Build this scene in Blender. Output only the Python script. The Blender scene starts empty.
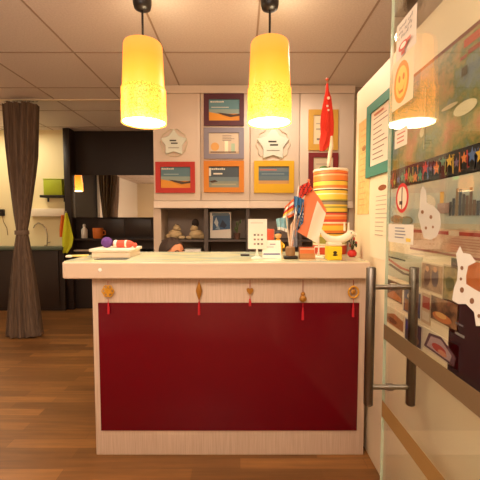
import bpy, bmesh, math, random
from mathutils import Vector, Matrix
random.seed(7)
PI = math.pi
SC = bpy.context.scene
COL = SC.collection

# ------------------------------------------------------------------ camera, world, light, exposure
F, H = 340.0, 1.2
TH = math.atan(20.0 / F)
cam_d = bpy.data.cameras.new('camera'); cam = bpy.data.objects.new('camera', cam_d); COL.objects.link(cam)
cam.location = (0, 0, H); cam.rotation_euler = (PI / 2 - TH, 0, 0)
cam_d.sensor_width = 36; cam_d.lens = F / 480 * 36; cam_d.clip_start = 0.02
SC.camera = cam
w = bpy.data.worlds.new('world'); SC.world = w; w.use_nodes = True
w.node_tree.nodes['Background'].inputs[0].default_value = (1.0, 0.72, 0.45, 1)
w.node_tree.nodes['Background'].inputs[1].default_value = 0.10
SC.view_settings.view_transform = 'Standard'; SC.view_settings.look = 'None'
SC.view_settings.gamma = 1; SC.view_settings.exposure = 0.0
SC.view_settings.use_curve_mapping = False

def area(name, loc, size, power, color, rot=(0, 0, 0), size_y=None):
    l = bpy.data.lights.new(name, 'AREA'); l.energy = power; l.color = color
    l.size = size
    if size_y: l.shape = 'RECTANGLE'; l.size_y = size_y
    o = bpy.data.objects.new(name, l); COL.objects.link(o); o.location = loc; o.rotation_euler = rot
    return o
WARM = (1.0, 0.83, 0.64)
area('entrance_ceiling_light', (-0.6, -0.6, 2.36), 1.6, 44, WARM)
area('added_ceiling_fill', (-0.5, -0.45, 1.75), 1.2, 100, (1.0, .88, .76), rot=(PI, 0, 0))  # added upward fill behind the camera to brighten the ceiling, not a room fixture
area('hall_ceiling_light', (-2.2, 1.6, 2.36), 1.0, 24, WARM)
area('added_cabinet_fill', (0.35, 2.5, 2.36), 0.45, 12, WARM)  # added fill for the cabinets behind the desk, no fixture hangs here
area('kitchen_ceiling_light', (-2.9, 4.1, 2.36), 0.5, 10, (1.0, 0.87, 0.64))

# ------------------------------------------------------------------ picture to place
def ray(x, y):
    u = (x - 240) / F; v = (240 - y) / F
    return Vector((u, math.cos(TH) + v * math.sin(TH), v * math.cos(TH) - math.sin(TH)))
O = Vector((0, 0, H))
def P(x, y, Y): d = ray(x, y); return O + d * (Y / d.y)
def PX(x, y, X): d = ray(x, y); return O + d * (X / d.x)
def PZ(x, y, z): d = ray(x, y); return O + d * ((z - H) / d.z)

# ------------------------------------------------------------------ materials
def lin(c):
    if isinstance(c, str): c = tuple(int(c[i:i + 2], 16) for i in (0, 2, 4))
    r = []
    for v in c:
        v = v / 255.0
        r.append(v / 12.92 if v <= 0.04045 else ((v + 0.055) / 1.055) ** 2.4)
    return (*r, 1)
MATS = {}
def M(c, rough=0.6, metal=0.0, spec=0.4, noise=None, bump=0.0, emit=0.0, coat=0.0):
    """noise = (second colour, scale, stretch xyz)"""
    key = (c, rough, metal, spec, noise, bump, emit, coat)
    if key in MATS: return MATS[key]
    m = bpy.data.materials.new('mat_%s' % (c if isinstance(c, str) else '%d_%d_%d' % c)); m.use_nodes = True
    nt = m.node_tree; b = nt.nodes['Principled BSDF']
    b.inputs['Base Color'].default_value = lin(c); b.inputs['Roughness'].default_value = rough
    b.inputs['Metallic'].default_value = metal; b.inputs['Specular IOR Level'].default_value = spec
    b.inputs['Coat Weight'].default_value = coat
    if emit:
        b.inputs['Emission Color'].default_value = lin(c); b.inputs['Emission Strength'].default_value = emit
    if noise or bump:
        tc = nt.nodes.new('ShaderNodeTexCoord'); mp = nt.nodes.new('ShaderNodeMapping')
        nt.links.new(tc.outputs['Object'], mp.inputs[0])
        n = nt.nodes.new('ShaderNodeTexNoise'); n.inputs['Detail'].default_value = 5
        nt.links.new(mp.outputs[0], n.inputs['Vector'])
        if noise:
            c2, sc, st = noise
            mp.inputs['Scale'].default_value = st; n.inputs['Scale'].default_value = sc
            r = nt.nodes.new('ShaderNodeValToRGB')
            r.color_ramp.elements[0].position = 0.35; r.color_ramp.elements[1].position = 0.65
            r.color_ramp.elements[0].color = lin(c); r.color_ramp.elements[1].color = lin(c2)
            nt.links.new(n.outputs['Fac'], r.inputs[0]); nt.links.new(r.outputs[0], b.inputs['Base Color'])
        else: n.inputs['Scale'].default_value = 60
        if bump:
            bp = nt.nodes.new('ShaderNodeBump'); bp.inputs['Strength'].default_value = bump; bp.inputs['Distance'].default_value = 0.01
            nt.links.new(n.outputs['Fac'], bp.inputs['Height']); nt.links.new(bp.outputs[0], b.inputs['Normal'])
    MATS[key] = m
    return m

def floor_mat():
    m = bpy.data.materials.new('wood_floor'); m.use_nodes = True; nt = m.node_tree; b = nt.nodes['Principled BSDF']
    tc = nt.nodes.new('ShaderNodeTexCoord')
    br = nt.nodes.new('ShaderNodeTexBrick'); br.offset = 0.37; br.offset_frequency = 2
    br.inputs['Color1'].default_value = (0, 0, 0, 1); br.inputs['Color2'].default_value = (1, 1, 1, 1)
    br.inputs['Mortar'].default_value = (0.0, 0.0, 0.0, 1)
    br.inputs['Scale'].default_value = 1; br.inputs['Mortar Size'].default_value = 0.0012
    br.inputs['Brick Width'].default_value = 0.62; br.inputs['Row Height'].default_value = 0.075
    nt.links.new(tc.outputs['Object'], br.inputs['Vector'])
    mp = nt.nodes.new('ShaderNodeMapping'); mp.inputs['Scale'].default_value = (1.6, 26, 1)
    nt.links.new(tc.outputs['Object'], mp.inputs[0])
    n = nt.nodes.new('ShaderNodeTexNoise'); n.inputs['Scale'].default_value = 1.6; n.inputs['Detail'].default_value = 7; n.inputs['Roughness'].default_value = .65
    nt.links.new(mp.outputs[0], n.inputs['Vector'])
    mx = nt.nodes.new('ShaderNodeMix'); mx.data_type = 'FLOAT'; mx.inputs[0].default_value = 0.33
    nt.links.new(n.outputs['Fac'], mx.inputs[2]); nt.links.new(br.outputs['Color'], mx.inputs[3])
    r = nt.nodes.new('ShaderNodeValToRGB'); e = r.color_ramp.elements
    e[0].position = 0.12; e[0].color = lin((86, 56, 29)); e[1].position = 0.85; e[1].color = lin((168, 114, 60))
    k = e.new(0.48); k.color = lin((124, 82, 43))
    nt.links.new(mx.outputs[0], r.inputs[0]); nt.links.new(r.outputs[0], b.inputs['Base Color'])
    b.inputs['Roughness'].default_value = 0.36; b.inputs['Specular IOR Level'].default_value = 0.45
    return m

def lamp_mat(name, stops, strength, crackle=False):
    m = bpy.data.materials.new(name); m.use_nodes = True; nt = m.node_tree; b = nt.nodes['Principled BSDF']
    tc = nt.nodes.new('ShaderNodeTexCoord'); sp = nt.nodes.new('ShaderNodeSeparateXYZ')
    nt.links.new(tc.outputs['Generated'], sp.inputs[0])
    r = nt.nodes.new('ShaderNodeValToRGB'); e = r.color_ramp.elements
    while len(e) < len(stops): e.new(0.5)
    for el, (p, c) in zip(e, stops): el.position = p; el.color = (*c, 1)
    nt.links.new(sp.outputs['Z'], r.inputs[0])
    out = r.outputs[0]
    if crackle:
        v = nt.nodes.new('ShaderNodeTexVoronoi'); v.feature = 'DISTANCE_TO_EDGE'; v.inputs['Scale'].default_value = 84
        n = nt.nodes.new('ShaderNodeTexNoise'); n.inputs['Scale'].default_value = 40
        ad = nt.nodes.new('ShaderNodeMix'); ad.data_type = 'RGBA'; ad.inputs[0].default_value = 0.04
        nt.links.new(tc.outputs['Object'], ad.inputs[6]); nt.links.new(n.outputs['Color'], ad.inputs[7]); nt.links.new(tc.outputs['Object'], n.inputs['Vector'])
        nt.links.new(ad.outputs[2], v.inputs['Vector'])
        rr = nt.nodes.new('ShaderNodeValToRGB'); rr.color_ramp.elements[0].position = 0.03; rr.color_ramp.elements[1].position = 0.16
        rr.color_ramp.elements[0].color = (0.34, 0.5, 0.2, 1); rr.color_ramp.elements[1].color = (1.0, 1.0, 1.0, 1)
        nt.links.new(v.outputs['Distance'], rr.inputs[0])
        mu = nt.nodes.new('ShaderNodeMix'); mu.data_type = 'RGBA'; mu.blend_type = 'MULTIPLY'; mu.inputs[0].default_value = 1
        nt.links.new(out, mu.inputs[6]); nt.links.new(rr.outputs[0], mu.inputs[7]); out = mu.outputs[2]
    nt.links.new(out, b.inputs['Emission Color']); b.inputs['Emission Strength'].default_value = strength
    b.inputs['Base Color'].default_value = lin((120, 84, 40)); b.inputs['Roughness'].default_value = 0.4
    return m

def glass_mat(name='clear_glass', tint=(0.97, 0.98, 0.95), ior=1.5):
    m = bpy.data.materials.new(name); m.use_nodes = True; nt = m.node_tree
    for n in list(nt.nodes): nt.nodes.remove(n)
    o = nt.nodes.new('ShaderNodeOutputMaterial'); t = nt.nodes.new('ShaderNodeBsdfTransparent'); g = nt.nodes.new('ShaderNodeBsdfGlossy')
    fr = nt.nodes.new('ShaderNodeFresnel')
    ge = nt.nodes.new('ShaderNodeNewGeometry'); im = nt.nodes.new('ShaderNodeMix'); im.data_type = 'FLOAT'   # same reflectance from either side of the pane
    im.inputs[2].default_value = ior; im.inputs[3].default_value = 1 / ior
    nt.links.new(ge.outputs['Backfacing'], im.inputs[0]); nt.links.new(im.outputs[0], fr.inputs[0])
    g.inputs['Roughness'].default_value = 0.0; t.inputs[0].default_value = (*tint, 1)
    mx = nt.nodes.new('ShaderNodeMixShader')
    nt.links.new(fr.outputs[0], mx.inputs[0]); nt.links.new(t.outputs[0], mx.inputs[1]); nt.links.new(g.outputs[0], mx.inputs[2])
    nt.links.new(mx.outputs[0], o.inputs[0]); return m
GLASS = glass_mat(ior=1.62)

def film_mat(c, alpha):
    m = bpy.data.materials.new('film'); m.use_nodes = True; b = m.node_tree.nodes['Principled BSDF']
    b.inputs['Base Color'].default_value = lin(c); b.inputs['Alpha'].default_value = alpha; b.inputs['Roughness'].default_value = .5
    return m

def stripes_mat(name, stops):
    """horizontal bands by height, constant steps"""
    m = bpy.data.materials.new(name); m.use_nodes = True; nt = m.node_tree; b = nt.nodes['Principled BSDF']
    tc = nt.nodes.new('ShaderNodeTexCoord'); sp = nt.nodes.new('ShaderNodeSeparateXYZ'); nt.links.new(tc.outputs['Generated'], sp.inputs[0])
    r = nt.nodes.new('ShaderNodeValToRGB'); r.color_ramp.interpolation = 'CONSTANT'; e = r.color_ramp.elements
    while len(e) < len(stops): e.new(0.5)
    for el, (p, c) in zip(e, stops): el.position = p; el.color = lin(c)
    nt.links.new(sp.outputs['Z'], r.inputs[0]); nt.links.new(r.outputs[0], b.inputs['Base Color']); b.inputs['Roughness'].default_value = .5
    return m

# ------------------------------------------------------------------ mesh helpers
class MB:
    def __init__(s): s.bm = bmesh.new(); s.mats = []
    def mi(s, m):
        if m not in s.mats: s.mats.append(m)
        return s.mats.index(m)
    def _fin(s, vs, m):
        k = s.mi(m)
        for f in {f for v in vs for f in v.link_faces}: f.material_index = k
    def box(s, a, b, m, bev=0.0, seg=2):
        a, b = Vector(a), Vector(b)
        r = bmesh.ops.create_cube(s.bm, size=1)['verts']
        c, d = (a + b) / 2, b - a
        for v in r: v.co = Vector((c.x + v.co.x * abs(d.x), c.y + v.co.y * abs(d.y), c.z + v.co.z * abs(d.z)))
        s._fin(r, m)
        if bev:
            k = s.mi(m)
            res = bmesh.ops.bevel(s.bm, geom=list({e for v in r for e in v.link_edges}), offset=bev, segments=seg, affect='EDGES', profile=.5)
            for f in res['faces']: f.material_index = k
        return s
    def rbox(s, c, size, m, rot=(0, 0, 0), bev=0.0):
        """box about a centre, turned"""
        r = bmesh.ops.create_cube(s.bm, size=1)['verts']
        from mathutils import Euler
        R = Euler(rot).to_matrix()
        for v in r: v.co = Vector((v.co.x * size[0], v.co.y * size[1], v.co.z * size[2]))
        s._fin(r, m); vs = r
        if bev:
            k = s.mi(m)
            res = bmesh.ops.bevel(s.bm, geom=list({e for v in r for e in v.link_edges}), offset=bev, segments=2, affect='EDGES', profile=.5)
            for f in res['faces']: f.material_index = k
            vs = list({v for f in res['faces'] for v in f.verts} | {v for v in r if v.is_valid})
        for v in vs: v.co = R @ v.co + Vector(c)
        return s
    def ball(s, c, r, m, sc=(1, 1, 1), rot=(0, 0, 0), n=16):
        from mathutils import Euler
        vs = bmesh.ops.create_uvsphere(s.bm, u_segments=n, v_segments=max(6, n // 2 + 2), radius=r)['verts']
        R = Euler(rot).to_matrix()
        for v in vs: v.co = R @ Vector((v.co.x * sc[0], v.co.y * sc[1], v.co.z * sc[2])) + Vector(c)
        s._fin(vs, m)
        for f in {f for v in vs for f in v.link_faces}: f.smooth = True
        return s
    def lathe(s, c, prof, m, n=24, axis='z', caps=True, rip=None, sy=1.0):
        """prof = [(r, h)]; rip(angle, h) scales the radius"""
        rows = []; c = Vector(c)
        for r, h in prof:
            row = []
            for i in range(n):
                a = 2 * PI * i / n; k = r * (rip(a, h) if rip else 1)
                p = Vector((k * math.cos(a), k * math.sin(a) * sy, h))
                if axis == 'x': p = Vector((p.z, p.x, p.y))
                if axis == 'y': p = Vector((p.x, p.z, -p.y))
                row.append(s.bm.verts.new(c + p))
            rows.append(row)
        k = s.mi(m)
        for a, b in zip(rows, rows[1:]):
            for i in range(n):
                f = s.bm.faces.new((a[i], a[(i + 1) % n], b[(i + 1) % n], b[i])); f.material_index = k; f.smooth = True
        if caps:
            f = s.bm.faces.new(rows[0][::-1]); f.material_index = k
            f = s.bm.faces.new(rows[-1]); f.material_index = k
        return s
    def tube(s, pts, r, m, n=10, closed=False):
        pts = [Vector(p) for p in pts]; rows = []; N = len(pts)
        rr = r if isinstance(r, (list, tuple)) else [r] * N
        up = None
        for i, p in enumerate(pts):
            a = pts[(i - 1) % N] if (closed or i > 0) else p
            b = pts[(i + 1) % N] if (closed or i < N - 1) else p
            t = (b - a).normalized()
            if up is None: up = t.orthogonal().normalized()
            up = (up - t * up.dot(t)); up = up.normalized() if up.length > 1e-6 else t.orthogonal().normalized()
            sd = t.cross(up)
            rows.append([s.bm.verts.new(p + (up * math.cos(2 * PI * j / n) + sd * math.sin(2 * PI * j / n)) * rr[i]) for j in range(n)])
        k = s.mi(m)
        pairs = list(zip(rows, rows[1:])) + ([(rows[-1], rows[0])] if closed else [])
        for a, b in pairs:
            for j in range(n):
                f = s.bm.faces.new((a[j], a[(j + 1) % n], b[(j + 1) % n], b[j])); f.material_index = k; f.smooth = True
        if not closed:
            for q in (rows[0][::-1], rows[-1]):
                f = s.bm.faces.new(q); f.material_index = k
        return s
    def poly(s, pts, m):
        f = s.bm.faces.new([s.bm.verts.new(Vector(p)) for p in pts]); f.material_index = s.mi(m); return s
    def prism(s, pts, off, m):
        """extrude a polygon by off"""
        off = Vector(off); a = [s.bm.verts.new(Vector(p)) for p in pts]; b = [s.bm.verts.new(Vector(p) + off) for p in pts]
        k = s.mi(m); n = len(a); fs = [s.bm.faces.new(a), s.bm.faces.new(b[::-1])]
        for i in range(n): fs.append(s.bm.faces.new((a[i], b[i], b[(i + 1) % n], a[(i + 1) % n])))
        for f in fs: f.material_index = k
        return s
    def grid(s, fn, nu, nv, mfn):
        g = [[s.bm.verts.new(Vector(fn(i / nu, j / nv))) for i in range(nu + 1)] for j in range(nv + 1)]
        for j in range(nv):
            for i in range(nu):
                f = s.bm.faces.new((g[j][i], g[j][i + 1], g[j + 1][i + 1], g[j + 1][i]))
                f.material_index = s.mi(mfn((i + .5) / nu, (j + .5) / nv)); f.smooth = True
        return s
    def build(s, name, parent=None, recalc=True):
        if recalc: bmesh.ops.recalc_face_normals(s.bm, faces=s.bm.faces[:])
        me = bpy.data.meshes.new(name); s.bm.to_mesh(me); s.bm.free(); me.set_sharp_from_angle(angle=math.radians(50))
        for m in s.mats: me.materials.append(m)
        o = bpy.data.objects.new(name, me); COL.objects.link(o)
        if parent is not None:
            o.parent = parent; o.matrix_parent_inverse = Matrix.Translation(-world_loc(parent))
        return o
def world_loc(o):
    p = o.location.copy()
    while o.parent: o = o.parent; break
    return p if o is None else (o.location.copy() if o.type == 'EMPTY' else Vector((0, 0, 0)))
def tag(o, label=None, cat=None, group=None, kind=None):
    if label: o['label'] = label
    if cat: o['category'] = cat
    if group: o['group'] = group
    if kind: o['kind'] = kind
    return o
def thing(name, loc, label, cat, group=None):
    o = bpy.data.objects.new(name, None); COL.objects.link(o); o.location = loc; o.empty_display_size = .05
    return tag(o, label, cat, group)
def struct(o): o['kind'] = 'structure'; return o

# ------------------------------------------------------------------ the room shell
CEIL = 2.4
XW, XG = 0.655, 0.545          # notice wall, glass door
YC = 3.10                      # front of the hanging cabinets
C_WALL = M((238, 222, 190), .8)
floor = struct(MB().box((-3.4, -2.2, -.1), (2.1, 5.1, 0), floor_mat()).build('floor'))
ceil_m = M((226, 214, 206), .9, noise=((216, 204, 196), 90, (1, 1, 1)))
ceiling = struct(MB().box((-3.4, -2.2, CEIL), (2.1, 5.1, CEIL + .1), ceil_m).build('ceiling'))
g = MB(); gm = M((172, 150, 132), .7)
x = .761 - .651 * 6
while x < 2.1:
    if x > -3.4: g.box((x - .006, -2.2, CEIL - .003), (x + .006, 4.9, CEIL), gm)
    x += .651
y = 2.51 - .65 * 7
while y < 4.9:
    g.box((-3.4, y - .006, CEIL - .0035), (2.1, y + .006, CEIL), gm); y += .65
g.build('ceiling_grid', ceiling)
YK = 4.62                      # kitchen wall
XU = P(63, 150, 4.5).x
wb = struct(MB().box((-3.4, YK, 0), (XU, YK + .1, CEIL), M((242, 226, 178), .7)).box((XU, 4.9, 0), (-.8, 5.0, CEIL), C_WALL).box((-.8, 3.47, 0), (2.1, 3.57, CEIL), C_WALL).box((-.8, 3.57, 0), (-.7, 5.0, CEIL), C_WALL).build('wall_back'))
wl = MB(); wm = M((240, 234, 224), .8)
wl.box((-3.5, -2.2, 0), (-3.4, .85, CEIL), wm).box((-3.5, .85, 0), (-3.4, 3.5, .9), wm).box((-3.5, 3.5, 0), (-3.4, 5.1, CEIL), wm).box((-3.5, .85, 2.34), (-3.4, 3.5, CEIL), wm)
struct(wl.build('wall_left'))
win = MB().box((-3.47, .87, .9), (-3.45, 3.5, 2.34), M((10, 6, 13), .3, spec=.15)).build('window_1'); struct(win)
MB().box((-3.44, .66, .9), (-3.38, .87, 2.36), M((235, 225, 215), .5)).box((-3.44, .87, .86), (-3.38, 3.5, .9), M((235, 225, 215), .5)).build('window_frame', win)
struct(MB().box((2.0, -2.2, 0), (2.1, 3.47, CEIL), C_WALL).build('wall_right'))
struct(MB().box((-3.4, -2.3, 0), (2.1, -2.2, CEIL), C_WALL).build('wall_front'))
# notice partition beside the desk, lower than the ceiling
pw = MB(); pw.box((XW, -1.2, 0), (XW + .1, 1.95, 1.91), M((244, 228, 196), .55), bev=.006)
struct(pw.build('wall_partition'))

# ------------------------------------------------------------------ glass entrance door, standing open
dY1, dY0 = 1.255, 0.05
door = MB().box((XG - .005, dY0, .012), (XG + .005, dY1, 2.12), GLASS).build('door_1'); struct(door)
eg = MB().box((XG - .0052, dY1 - .0006, .012), (XG + .0052, dY1 + .0012, 2.12), M((196, 214, 190), .15)); eg.build('polished_edge', door)
tan = M((158, 118, 70), .5)
MB().box((XG - .0062, dY0, .756), (XG - .0052, dY1 - .002, .812), M((112, 90, 62), .55)).build('upper_band', door)
MB().box((XG - .0062, dY0, .456), (XG - .0052, dY1 - .002, .518), M((146, 110, 60), .55)).build('lower_band', door)
steel = M((150, 142, 132), .28, metal=1.0); dsteel = M((112, 104, 96), .34, metal=1.0)
hy = 1.205
hz1 = P(372, 267, hy).z; hz0 = P(370, 405, hy).z; s1 = P(390, 287, hy).z; s0 = P(390, 387, hy).z
hd = MB().lathe((XG, hy, s1), [(.0135, -.010), (.0135, .010)], steel, axis='x').lathe((XG, hy, s0), [(.0135, -.010), (.0135, .010)], steel, axis='x').build('pull_handle', door)
for sx in (-1, 1):
    MB().lathe((XG + sx * .077, hy, 0), [(.013, hz0), (.0165, hz0 + .004), (.0165, hz1 - .004), (.013, hz1)], dsteel, n=20).build('grip', hd)
    for zz in (s1, s0):
        MB().lathe((XG, hy, zz), [(.0095, .0101), (.0095, .065)] if sx > 0 else [(.0095, -.065), (.0095, -.0101)], steel, axis='x', n=14).build('standoff', hd)
# overhead closer arm at the top of the door
cl = thing('door_closer', (XG + .03, .98, 2.0), 'dark door closer at the top of the glass door', 'door closer')
a = PX(402, 6, XG + .03)
MB().box((XG + .0075, a.y - .16, a.z - .03), (XG + .05, a.y + .02, a.z + .04), M((92, 62, 46), .45), bev=.006).build('closer_body', cl)
MB().ball((XG + .03, a.y + .03, a.z + .0), .014, M((40, 30, 26), .4)).build('pivot', cl)

# ------------------------------------------------------------------ flat art
def star_pts(cx, cy, r, k=.45, a0=PI / 2, n=5):
    return [(cx + (r if i % 2 == 0 else r * k) * math.cos(a0 + i * PI / n), cy + (r if i % 2 == 0 else r * k) * math.sin(a0 + i * PI / n)) for i in range(2 * n)]
def disc_pts(cx, cy, rx, ry=None, n=20):
    ry = rx if ry is None else ry
    return [(cx + rx * math.cos(2 * PI * i / n), cy + ry * math.sin(2 * PI * i / n)) for i in range(n)]
def rect(u0, v0, u1, v1): return [(u0, v0), (u1, v0), (u1, v1), (u0, v1)]
def art(name, fmap, base, shapes, th=.002, parent=None, step=.00025, rough=.55):
    """a sheet (0..1 square through fmap(u, v, d)) with printed shapes on its face"""
    mb = MB(); bm_ = base if not isinstance(base, (str, tuple)) else M(base, rough)
    c = [fmap(u, v, 0) for u, v in ((0, 0), (1, 0), (1, 1), (0, 1))]
    mb.prism(c, fmap(0, 0, -th) - c[0], bm_)
    d = 0
    for pts, col in shapes:
        d += step; m = col if not isinstance(col, (str, tuple)) else M(col, rough)
        mb.poly([fmap(u, v, d) for u, v in pts], m)
    return mb.build(name, parent, recalc=False)
def fmap_front(x0, y0, x1, y1, Y):
    A = P(x0, y1, Y); B = P(x1, y0, Y)
    return lambda u, v, d: Vector((A.x + (B.x - A.x) * u, Y - d, A.z + (B.z - A.z) * v))
def fmap_side(Yl, Yr, z0, z1, X):
    return lambda u, v, d: Vector((X - d, Yl + (Yr - Yl) * u, z0 + (z1 - z0) * v))
def side_px(x0, y0, x1, y1, X):
    A = PX(x0, y0, X); B = PX(x1, y1, X)   # left-top, right-bottom
    return fmap_side(A.y, B.y, B.z, A.z, X)
def lines(n, u0, u1, v0, v1, h, col, rnd=random):
    out = []
    for i in range(n):
        v = v1 - (v1 - v0) * i / max(1, n - 1)
        out.append((rect(u0, v - h / 2, u0 + (u1 - u0) * rnd.uniform(.6, 1), v + h / 2), col))
    return out

# notices and posters on the partition
X0 = XW - .0022
map_m = bpy.data.materials.new('painted_map'); map_m.use_nodes = True
nt = map_m.node_tree; b = nt.nodes['Principled BSDF']; tc = nt.nodes.new('ShaderNodeTexCoord'); n = nt.nodes.new('ShaderNodeTexNoise')
n.inputs['Scale'].default_value = 6.5; n.inputs['Detail'].default_value = 8; n.inputs['Roughness'].default_value = .68
r = nt.nodes.new('ShaderNodeValToRGB'); e = r.color_ramp.elements
e[0].position = .30; e[0].color = lin((78, 106, 140)); e[1].position = .72; e[1].color = lin((196, 146, 96))
for p_, c_ in ((.42, (118, 134, 128)), (.49, (108, 122, 58)), (.57, (170, 142, 78)), (.64, (190, 124, 82))): k = e.new(p_); k.color = lin(c_)
nt.links.new(tc.outputs['Object'], n.inputs['Vector']); nt.links.new(n.outputs['Fac'], r.inputs[0]); nt.links.new(r.outputs[0], b.inputs['Base Color']); b.inputs['Roughness'].default_value = .4
sh = [(rect(0, .965, 1, 1), (128, 62, 46)), (rect(.455, .86, .6, .93), (196, 92, 70)), (rect(.44, .77, .47, .80), (170, 92, 78)), (rect(.475, .78, .6, .82), (170, 92, 78)), (rect(.45, .62, .475, .70), (92, 84, 66))]
sh += [(disc_pts(.47, .34, .05, .06), (232, 220, 180)), (disc_pts(.40, .42, .04, .02), (222, 206, 166)), (rect(.262, .12, .268, .75), (196, 188, 140)), (disc_pts(.25, .3, .014, .05), (228, 218, 180))]
tag(art('map_poster', fmap_side(1.50, .45, 1.412, 1.745, X0), map_m, sh), 'large painted relief map in blue, green and tan on the right wall', 'map')
sh = []; sc_ = [(214, 64, 62), (226, 182, 62), (82, 148, 122), (96, 122, 176), (226, 128, 62), (146, 160, 84), (120, 96, 140)]
for i in range(30):
    u = (i + .5) / 30
    sh.append((star_pts(u, .5 + random.uniform(-.16, .16), .0), 'ffffff')) if False else None
    cx, cv, rr = u, .5 + random.uniform(-.18, .18), random.uniform(.2, .34)
    sh.append(([(cx + (px_ - 0) * .064, cv + py_) for px_, py_ in star_pts(0, 0, rr)], sc_[(i * 5 + i // 3) % 7]))
    sh.append(([(cx + .017 + px_ * .06, random.choice((.2, .8)) + py_) for px_, py_ in star_pts(0, 0, .13)], sc_[(i * 3) % 7]))
tag(art('star_border', fmap_side(1.50, .45, 1.332, 1.411, X0), (30, 26, 30), sh), 'black border strip scattered with coloured stars below the map', 'border')
# pale blue city poster below the stars
wash = M((206, 200, 178), .45, noise=((168, 184, 182), 9, (1, 1, 1)))
sh = [(rect(.0, .0, 1, .10), (196, 186, 160)), (rect(.42, .28, .56, .45), (140, 140, 132))]
for i in range(9):
    u = .415 + i * .015; hgt = random.uniform(.18, .5)
    sh.append((rect(u, .25, u + .012, .25 + hgt), random.choice([(96, 96, 96), (122, 104, 92), (84, 92, 102), (152, 132, 108)])))
sh += [(rect(.37, .45, .39, .72), (226, 180, 84)), (disc_pts(.08, .2, .05, .1), (150, 122, 84)), (disc_pts(.16, .16, .05, .1), (122, 112, 76)), (disc_pts(.30, .5, .05, .2), (226, 216, 196)), (rect(.36, .3, .42, .5), (164, 136, 130))]
tag(art('city_poster', fmap_side(1.50, .45, 1.172, 1.336, X0), wash, sh), 'pale blue poster with a grey city skyline under the star border', 'poster')
pink = M((222, 190, 164), .45, noise=((206, 162, 138), 30, (1, 1, 1)))
sh = [(rect(0, .80, 1, .93), (168, 62, 56)), (rect(.12, .76, .2, .97), (222, 200, 176)), (rect(.28, .78, .34, .97), (222, 200, 176)), (rect(.0, .02, .62, .10), (160, 84, 72))] + lines(6, .3, .95, .2, .68, .03, (196, 140, 120))
tag(art('chart_poster', fmap_side(1.30, .45, 1.088, 1.170, X0), pink, sh), 'pinkish chart with dark red bars on the right wall', 'poster')
def photo(name, x0, y0, x1, y1, base, shapes, label, cat='photo', group=None, X=X0):
    o = art(name, side_px(x0, y0, x1, y1, X), base, shapes); return tag(o, label, cat, group)
photo('leaflet', 386, 250, 421, 287, (188, 190, 166), [(rect(.1, .72, .6, .78), (60, 60, 60)), ([(.1, .7), (.5, .48), (.95, .44), (.9, .38), (.45, .40), (.1, .6)], (176, 92, 76)), ([(.15, .5), (.6, .3), (.95, .34), (.95, .28), (.55, .22), (.1, .42)], (70, 66, 62))], 'grey-green leaflet with red and black swooshes behind the door handle', 'leaflet')
pw_ = M((190, 158, 122), .5, noise=((112, 84, 66), 26, (1, 1, 1)))
pg_ = M((118, 112, 72), .5, noise=((168, 150, 102), 40, (1, 1, 1)))
pb_ = M((124, 84, 54), .5, noise=((58, 44, 38), 32, (1, 1, 1)))
pd_ = M((70, 58, 48), .5, noise=((150, 112, 78), 26, (1, 1, 1)))
photo('photo_print', 421.5, 261, 443, 297, (214, 196, 166), [(rect(.05, .05, .95, .95), pw_), (disc_pts(.3, .5, .14, .3), (96, 66, 58)), (disc_pts(.65, .55, .15, .32), (84, 72, 80)), (disc_pts(.3, .78, .08, .1), (206, 158, 120)), (disc_pts(.65, .82, .08, .1), (206, 158, 120))], 'beige photo of two people standing, below the pinkish chart')
photo('photo_print', 443.5, 264, 457, 305, (206, 190, 160), [(rect(.05, .05, .95, .95), pg_), (disc_pts(.5, .5, .3, .2), (84, 92, 58))], 'narrow green photo right of the photo of two people')
photo('photo_print', 385.5, 277, 403, 306, (222, 206, 176), [(rect(.04, .05, .96, .95), pb_), ([(.1, .2), (.5, .5), (.9, .3), (.9, .1), (.1, .1)], (186, 112, 66))], 'brown photo at the far end of the wall, left of the blue photo')
photo('photo_print', 403.5, 286, 421, 321, (214, 204, 184), [(rect(.05, .05, .95, .95), (74, 84, 112)), (rect(.1, .1, .5, .55), (142, 98, 66)), (rect(.55, .2, .9, .5), (44, 62, 140)), (disc_pts(.4, .7, .15, .12), (214, 190, 160))], 'blue and brown photo between the brown photo and the dark food photo')
photo('photo_print', 385.5, 304, 404, 334, (226, 210, 180), [(rect(.04, .05, .96, .9), (164, 112, 70)), ([(.05, .5), (.5, .75), (.95, .6), (.95, .9), (.05, .9)], (216, 202, 172)), (disc_pts(.4, .3, .25, .15), (110, 66, 42))], 'orange-brown photo lowest at the far end of the wall')
photo('photo_print', 404.5, 316, 422, 352, (206, 196, 180), [(rect(.06, .06, .94, .94), (66, 62, 84)), (rect(.1, .5, .5, .85), (38, 54, 140)), (disc_pts(.6, .3, .25, .2), (134, 108, 90))], 'dark photo with a blue patch low on the wall behind the handle')
photo('leaflet', 422, 292, 430, 326, (206, 180, 148), [(rect(.1, .5, .9, .9), (168, 74, 58)), (rect(.1, .1, .9, .4), (222, 206, 180))], 'narrow red and cream leaflet left of the dark food photo', 'leaflet')
photo('photo_print', 430.5, 293, 458, 335, (222, 206, 172), [(rect(.04, .1, .96, .95), pd_), (disc_pts(.45, .3, .34, .16), (196, 120, 70)), (disc_pts(.42, .36, .2, .1), (222, 172, 108))], 'dark photo of food on a plate beside the white giraffe sticker')
photo('photo_print', 423, 326, 458, 371, (226, 214, 190), [([(.05, .1), (.2, .85), (.55, .98), (.95, .5), (.9, .05)], (96, 72, 84)), ([(.14, .2), (.26, .75), (.55, .86), (.84, .45), (.8, .15)], (188, 164, 168)), (disc_pts(.5, .4, .2, .18), (180, 74, 66)), (disc_pts(.6, .3, .12, .12), (216, 150, 120))], 'purple-grey photo of red food low on the wall above the tan band')
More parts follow.
